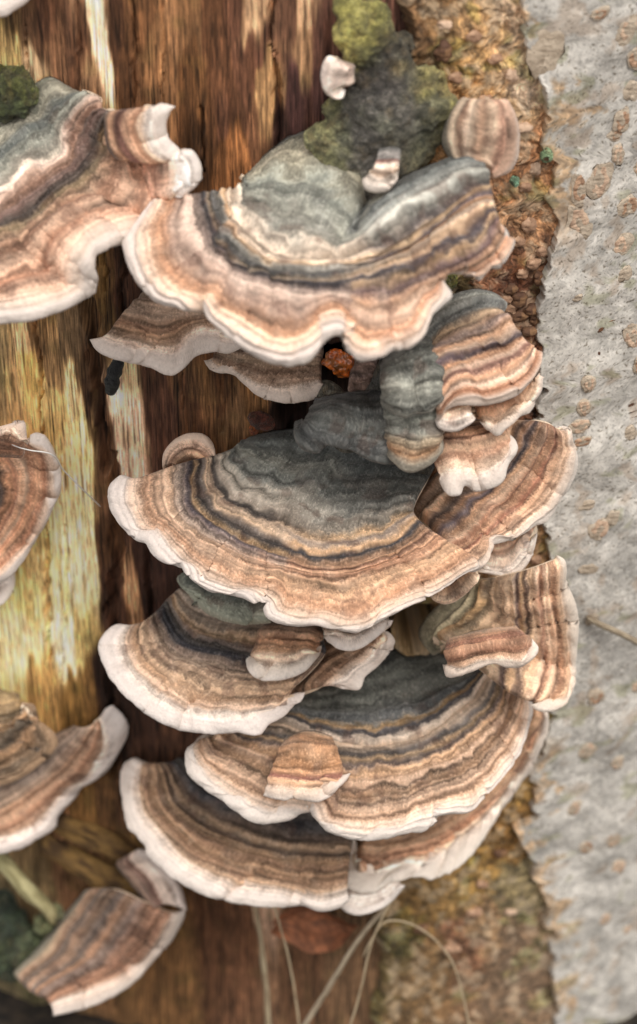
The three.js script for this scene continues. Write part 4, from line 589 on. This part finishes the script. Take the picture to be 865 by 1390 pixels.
const stubMat = new THREE.MeshStandardMaterial({ map: barkMap('8a8058', 'c2b88a', 9), bumpMap: innerBump, bumpScale: .0008, roughness: .85 });
tag(mesh('twig', branch('796,836,5 812,846,6 836,857,7 866,872,8 900,892,9', 5, 4.2, 40, .16, 2), twigMat), 'thin pale dead twig lying across the grey bark at the right edge', 'twig');
tag(mesh('twig', branch('700,846,4 712,838,6 722,828,6', 4, 2.5, 14, .2, 7), twigMat), 'short twig end beside the upright fan bracket', 'twig').visible = true;
tag(mesh('dead_root', branch('60,1140,-1 105,1172,1 150,1196,2 205,1210,1 245,1212,-3', 20, 18, 80, .5, 3), rootMat), 'thick brown ridge of rotten wood between the two lower left brackets', 'root');
tag(mesh('dead_root', branch('66,1106,-2 110,1128,0 155,1150,1 205,1178,-3', 17, 14, 70, .5, 8), rootMat), 'upper olive brown ridge of rotten wood under the lower left bracket', 'root');
tag(mesh('branch_stub', branch('-30,1140,8 5,1170,10 35,1205,11 62,1232,10 74,1250,8', 17, 10, 50, .28, 5), stubMat), 'pale lichened branch stub slanting down at the lower left edge', 'branch');
tag(mesh('dry_stem', branch('372,1226,16 380,1256,17 390,1292,18 400,1345,19 415,1460,24', 1.4, 1.8, 40, .1, 1), strawMat), 'dry stem under the bottom bracket, left of the crossing pair', 'stem');
tag(mesh('dry_stem', branch('536,1214,20 520,1244,22 505,1278,23 488,1350,25 455,1460,30', 1.4, 1.7, 40, .1, 2), strawMat), 'straight thin dry stem rising under the right end of the bottom bracket', 'stem');
tag(mesh('dry_stem', branch('530,1226,14 505,1252,17 478,1288,19 440,1350,21 370,1460,28', 3.8, 4.6, 40, .14, 3), twigMat), 'thick greyish dry stem leaning left under the right end of the bottom bracket', 'stem');
tag(mesh('dry_stem', branch('492,1300,20 504,1276,20 522,1252,18 552,1252,17 584,1270,18 612,1302,20 628,1350,22 650,1460,28', 1.5, 1.3, 70, .08, 4), strawMat), 'arched dry grass stem at the bottom, bending over to the right', 'stem');
tag(mesh('wood_splinter', branch('345,1222,3 351,1256,4 356,1290,4 362,1345,4 366,1450,4', 3.5, 5, 40, .3, 6), strawMat), 'pale upright wood splinter on the bare wood below the bottom bracket', 'splinter');
tag(mesh('silk_thread', branch('-20,572,22 0,590,24 18,604,26 40,611,27 66,615,26 88,640,16 112,664,10 137,688,2', .9, .9, 90, .1, 5), new THREE.MeshStandardMaterial({ color: 0xe6e2dc, roughness: .5 })), 'fine pale thread crossing the orange brown bracket at the left', 'thread');
// a fallen leaf: curled blade with a midrib
function leaf(len, wid, curl, sd) {
  const nx = 30, ny = 14;
  return sheet(nx, ny * 2, (i, j, p) => { const u = i / nx, s = (j % (ny + 1)) / ny * 2 - 1, w = wid * Math.sin(Math.PI * Math.min(1, u * .97 + .02)) ** .8; p.set((u - .5) * len, curl * (s * s) * .5 + curl * (u - .5) ** 2 + noise(u * 5, s * 3, sd) * .0012 - Math.exp(-(s * s) * 80) * .0005 - (j > ny ? .0003 : 0), (j > ny ? -s : s) * w * .5); }, (i, j) => [i / nx, j / ny]);
}
const leafMat = new THREE.MeshStandardMaterial({ map: texture(256, 128, (u, v, c) => { const r = Math.abs(v % 1 - .5), vein = Math.max(0, 1 - Math.abs(((u * 9 - r * 5) % 1 + 1) % 1 - .5) * 12) * .25, k = 1 + fbm(u * 12, v * 8, 2, 3) * .5 + vein + (rnd() - .5) * .1; c[0] = 122 * k; c[1] = 76 * k; c[2] = 50 * k; }), roughness: .75 });
function placeLeaf(label, px, py, out, rx, ry, rz, len = .022) { const l = tag(mesh('dead_leaf', leaf(len, len * .6, .006, px), leafMat), label, 'leaf'); l.position.copy(atOut(px, py, out / 1000, new THREE.Vector3())); l.rotation.set(rx, ry, rz); return l; }
placeLeaf('orange brown dead leaf leaning on the trunk under the bottom bracket', 432, 1252, 7, 1.25, .2, .5);
renderer.render(scene, camera);
